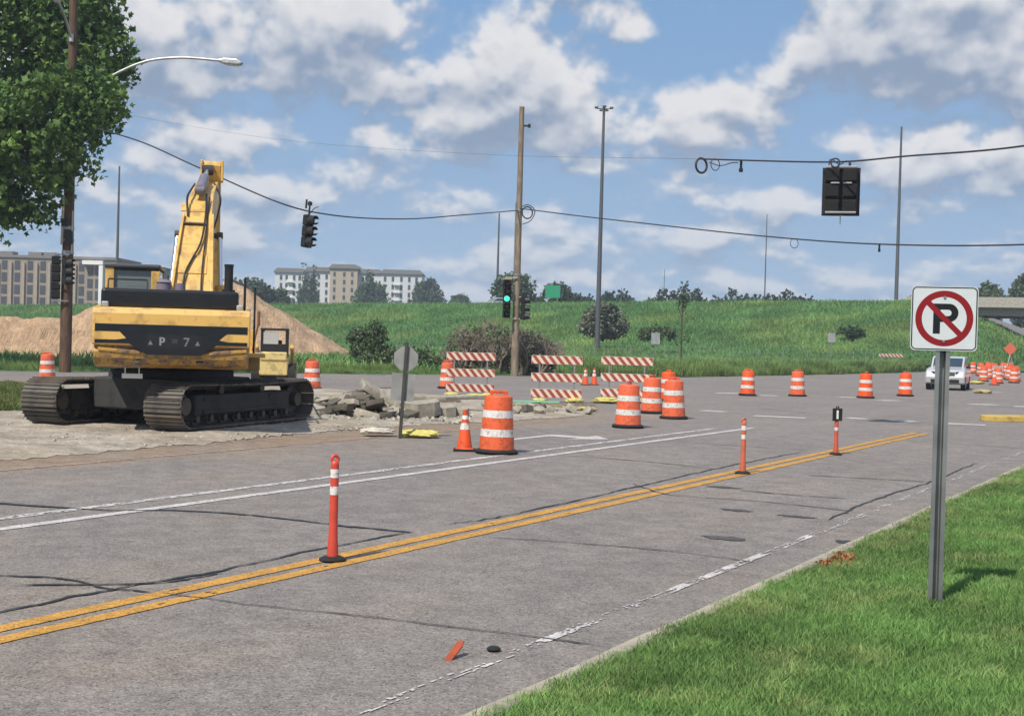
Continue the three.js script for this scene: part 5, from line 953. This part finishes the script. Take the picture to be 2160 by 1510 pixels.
  for (const sx of [-1, 1]) mesh('side_web', taper(place(extrude([[0.12, 2.1], [0.5, 2.82], [1.15, 3.68], [1.8, 4.36], [1.88, 4.26], [1.25, 3.56], [0.62, 2.7], [0.3, 2.05]], 0.05, 0.01), bx + sx * 0.31, 0, 0, 0, Math.PI / 2, 0)), M.yellow, boom);
  mesh('boom_foot', [box(0.22, 0.9, 0.5, bx - 0.42, 1.85, -0.35, 0.03, rad(-25)), box(0.22, 0.9, 0.5, bx + 0.42, 1.85, -0.35, 0.03, rad(-25)), cyl(0.12, 0.12, 1.15, bx, 1.8, -0.4, 0, 0, Math.PI / 2, 16)], M.yellow, boom);
  mesh('weld_plate', [box(0.62, 0.5, 0.03, bx, 3.2, -0.9, 0.01, rad(-36)), box(0.6, 0.03, 0.3, bx, 4.5, -2.12, 0.01, rad(36))], M.yellow, boom);
  const lean = (g) => { const p = g.attributes.position; for (let i = 0; i < p.count; i++) p.setX(i, p.getX(i) - 0.045 * p.getZ(i)); return g; };   // the hoses follow the boom
  mesh('hose', [tube([V(bx - 0.2, 2.25, -0.2), V(bx - 0.16, 3.0, -0.68), V(bx - 0.05, 3.3, -0.9), V(bx + 0.1, 3.65, -1.16), V(bx + 0.16, 4.3, -1.75), V(bx + 0.12, 4.85, -2.5)], 0.022, 40, 6), tube([V(bx + 0.2, 2.2, -0.18), V(bx + 0.18, 3.0, -0.68), V(bx + 0.2, 3.8, -1.3), V(bx + 0.2, 4.78, -2.4)], 0.018, 36, 6), tube([V(bx - 0.22, 4.3, -1.8), V(bx - 0.27, 4.72, -2.15), V(bx - 0.22, 4.98, -2.7), V(bx - 0.2, 5.15, -3.3)], 0.024, 24, 6), tube([V(bx + 0.2, 5.25, -3.9), V(bx + 0.36, 4.9, -3.6), V(bx + 0.36, 4.5, -3.0), V(bx + 0.3, 4.1, -2.5)], 0.022, 24, 6)].map(lean), M.black, boom);
  for (let i = 0; i < 4; i++) mesh('hose_clamp', box(0.5, 0.04, 0.06, bx, 2.62 + i * 0.5, -0.51 - i * 0.375, 0.01, rad(-36)), M.steel, boom);
  for (const sx of [-1, 1]) {
    const a = V(bx + 0.05 + sx * 0.58, 1.62, -1.05), b = V(bx + 0.1 + sx * 0.45, 3.9, -2.0), d = a.clone().lerp(b, 0.5);
    const c = hp('boom_cylinder', [rod(a, d, 0.105), rod(d.clone().lerp(a, 0.06), d, 0.12)], M.yellow); mesh('piston_rod', rod(d, b, 0.06), M.chrome, c); mesh('rod_end', [cyl(0.085, 0.085, 0.13, b.x, b.y, b.z, 0, 0, Math.PI / 2, 16)], M.steel, c);
  }
  hp('boom_pin', cyl(0.06, 0.06, 1.04, bx + 0.1, 3.9, -2.0, 0, 0, Math.PI / 2, 16), M.steel);
  const sa = V(bx + 0.08, 4.92, -2.4), sb = V(bx + 0.2, 5.62, -4.5), sm = sa.clone().lerp(sb, 0.6);
  const sc = hp('stick_cylinder', [rod(sa, sm, 0.115), cyl(0.1, 0.1, 0.2, sa.x, sa.y, sa.z, 0, 0, Math.PI / 2, 14)], std(c3(0.2, 0.19, 0.24), 0.4, { map: grimeMap })); mesh('piston_rod', rod(sm, sb, 0.065), M.chrome, sc); mesh('rod_end', cyl(0.12, 0.12, 0.26, sb.x, sb.y, sb.z, 0, 0, Math.PI / 2, 14), M.darkSteel, sc);
  const stick = hp('stick', place(extrude([[4.55, 5.74], [4.7, 5.86], [5.0, 5.76], [5.5, 5.45], [6.6, 3.5], [7.0, 2.4], [6.7, 2.35], [5.6, 4.2], [4.95, 5.0], [4.7, 5.25]], 0.42, 0.02), bx + 0.3, 0, 0, 0, Math.PI / 2, 0), M.yellow);
  mesh('lug', [box(0.06, 0.5, 0.35, bx + 0.06, 5.62, -4.72, 0.02), box(0.06, 0.5, 0.35, bx + 0.54, 5.62, -4.72, 0.02)], M.yellow, stick);
  const buck = hp('bucket', place(extrude([[6.6, 2.4], [7.1, 2.5], [7.3, 1.9], [7.0, 1.1], [6.2, 0.75], [5.7, 0.95], [5.75, 1.05], [6.2, 0.95], [6.85, 1.25], [7.1, 1.9], [6.9, 2.25]], 1.3, 0.01), bx, 0, 0, 0, Math.PI / 2, 0), M.steel);
  hp('bracket_plate', [box(0.37, 0.09, 0.02, -0.72, 0.93, 2.72, 0.004), box(0.02, 0.2, 0.02, -0.85, 1.03, 2.705), box(0.02, 0.2, 0.02, -0.6, 1.03, 2.705)], B.trim);
}
{ // compact loader behind the excavator
  const g = group('skid_steer_loader', 'small yellow compact loader with black cage half hidden behind the excavator', 'loader', -8.2, 0.05, -47.4, rad(8));
  mesh('body', [box(0.98, 0.62, 1.9, 0, 0.66, -0.2, 0.06), box(0.9, 0.3, 0.5, 0, 1.0, 0.55, 0.06)], std(c3(0.72, 0.56, 0.22), 0.5, { map: dirtyMap }), g);
  const cage = mesh('cage', [box(0.09, 1.05, 0.09, -0.42, 1.4, 0.3, 0.02), box(0.09, 1.05, 0.09, 0.42, 1.4, 0.3, 0.02), box(0.09, 1.05, 0.09, -0.42, 1.4, -0.8, 0.02), box(0.09, 1.05, 0.09, 0.42, 1.4, -0.8, 0.02), box(0.95, 0.08, 1.25, 0, 1.92, -0.25, 0.03), box(0.86, 0.45, 0.06, 0, 1.2, 0.3, 0.02)], M.black, g);
  mesh('rear_window', box(0.5, 0.42, 0.012, -0.12, 1.62, 0.32), std(c3(0.42, 0.42, 0.4), 0.3), cage); mesh('seat', [box(0.5, 0.6, 0.12, 0, 1.25, -0.1, 0.04), box(0.5, 0.12, 0.5, 0, 1.0, -0.35, 0.04)], M.black, g);
  for (const [x, z] of [[-0.62, 0.4], [0.62, 0.4], [-0.62, -0.75], [0.62, -0.75]]) { const w = mesh('wheel', cyl(0.37, 0.37, 0.24, x, 0.37, z, 0, 0, Math.PI / 2, 24), M.rubber, g); mesh('rim', cyl(0.2, 0.2, 0.26, x, 0.37, z, 0, 0, Math.PI / 2, 18), M.bagTan, w); }
  for (const sx of [-1, 1]) mesh('loader_arm', [rod(V(sx * 0.6, 1.35, 0.7), V(sx * 0.6, 1.15, -0.9), 0.07), rod(V(sx * 0.6, 1.15, -0.9), V(sx * 0.6, 0.35, -1.5), 0.07)], M.yellow, g);
  mesh('bucket', place(extrude([[1.5, 0.1], [2.2, 0.05], [2.2, 0.09], [1.6, 0.16], [1.55, 0.55], [1.48, 0.55]], 1.5), 0, 0, 0, 0, Math.PI / 2, 0), M.steel, g);
}
// ---------------------------------------------------------------- cars
function car(label, x, y, z, turn, simple) {
  const g = group('white_car', label, 'car', x, y, z, turn), paintW = phy(c3(0.46, 0.47, 0.49), 0.35, { clearcoat: 0.8, clearcoatRoughness: 0.08 });   // forward is local +z
  const side = (pts, w, b) => place(extrude(pts, w, b), 0, 0, 0, 0, -Math.PI / 2, 0);
  const body = mesh('body', side([[-2.2, 0.4], [-1.95, 0.3], [1.9, 0.28], [2.16, 0.36], [2.22, 0.62], [2.12, 0.9], [1.75, 1.0], [0.95, 1.08], [-2.1, 1.12], [-2.24, 0.9]], 1.8, 0.07), paintW, g);
  const top = mesh('roof', side([[-2.05, 1.1], [0.98, 1.06], [0.22, 1.56], [-0.1, 1.62], [-1.6, 1.62], [-1.95, 1.5]], 1.52, 0.05), paintW, g);
  const ws = mesh('windshield', box(1.34, 0.72, 0.015, 0, 1.335, 0.625, 0.004, rad(-56.6)), M.glass, g);
  mesh('side_window', [place(extrude([[-1.7, 1.16], [0.7, 1.14], [0.16, 1.52], [-1.6, 1.54]], 0.012), -0.763, 0, 0, 0, -Math.PI / 2, 0), place(extrude([[-1.7, 1.16], [0.7, 1.14], [0.16, 1.52], [-1.6, 1.54]], 0.012), 0.763, 0, 0, 0, -Math.PI / 2, 0)], M.glass, g);
  mesh('grille', box(0.9, 0.2, 0.03, 0, 0.78, 2.17, 0.01, rad(-14)), M.black, g); mesh('bumper_intake', box(1.3, 0.16, 0.04, 0, 0.45, 2.2, 0.02), M.black, g);
  for (const sx of [-1, 1]) { mesh('headlight', box(0.36, 0.15, 0.06, sx * 0.64, 0.82, 2.1, 0.03, 0, sx * 0.3, 0), M.glass, g); mesh('mirror', box(0.2, 0.14, 0.1, sx * 0.95, 1.12, 0.6, 0.03), M.black, g); }
  mesh('number_plate', box(0.5, 0.11, 0.01, 0, 0.58, 2.226, 0.003), B.trim, g);
  for (const [wx, wz] of [[-0.8, 1.4], [0.8, 1.4], [-0.8, -1.35], [0.8, -1.35]]) { const w = mesh('wheel', cyl(0.34, 0.34, 0.22, wx, 0.34, wz, 0, 0, Math.PI / 2, 26), M.rubber, g); mesh('rim', cyl(0.21, 0.21, 0.235, wx, 0.34, wz, 0, 0, Math.PI / 2, 18), M.alu, w); }
  return g;
}
car('white car facing the camera behind the no parking sign post', 21.5, 0.004, -67.6, rad(-22));
{ const p = embAt(0.772, 0.8); car('white car on the motorway crest left of the lamp mast', p.x + 5, p.y + 0.04, p.z - 14, rad(-64)); }
{ const p = embAt(0.47, 0.8); car('white car on the motorway crest right of the apartment block', p.x + 10, p.y + 0.04, p.z - 12, rad(-64)); }

// summer haze over the far land
scene.fog = new THREE.FogExp2(new THREE.Color(0.62, 0.70, 0.82), 0.0005);

renderer.render(scene, camera);
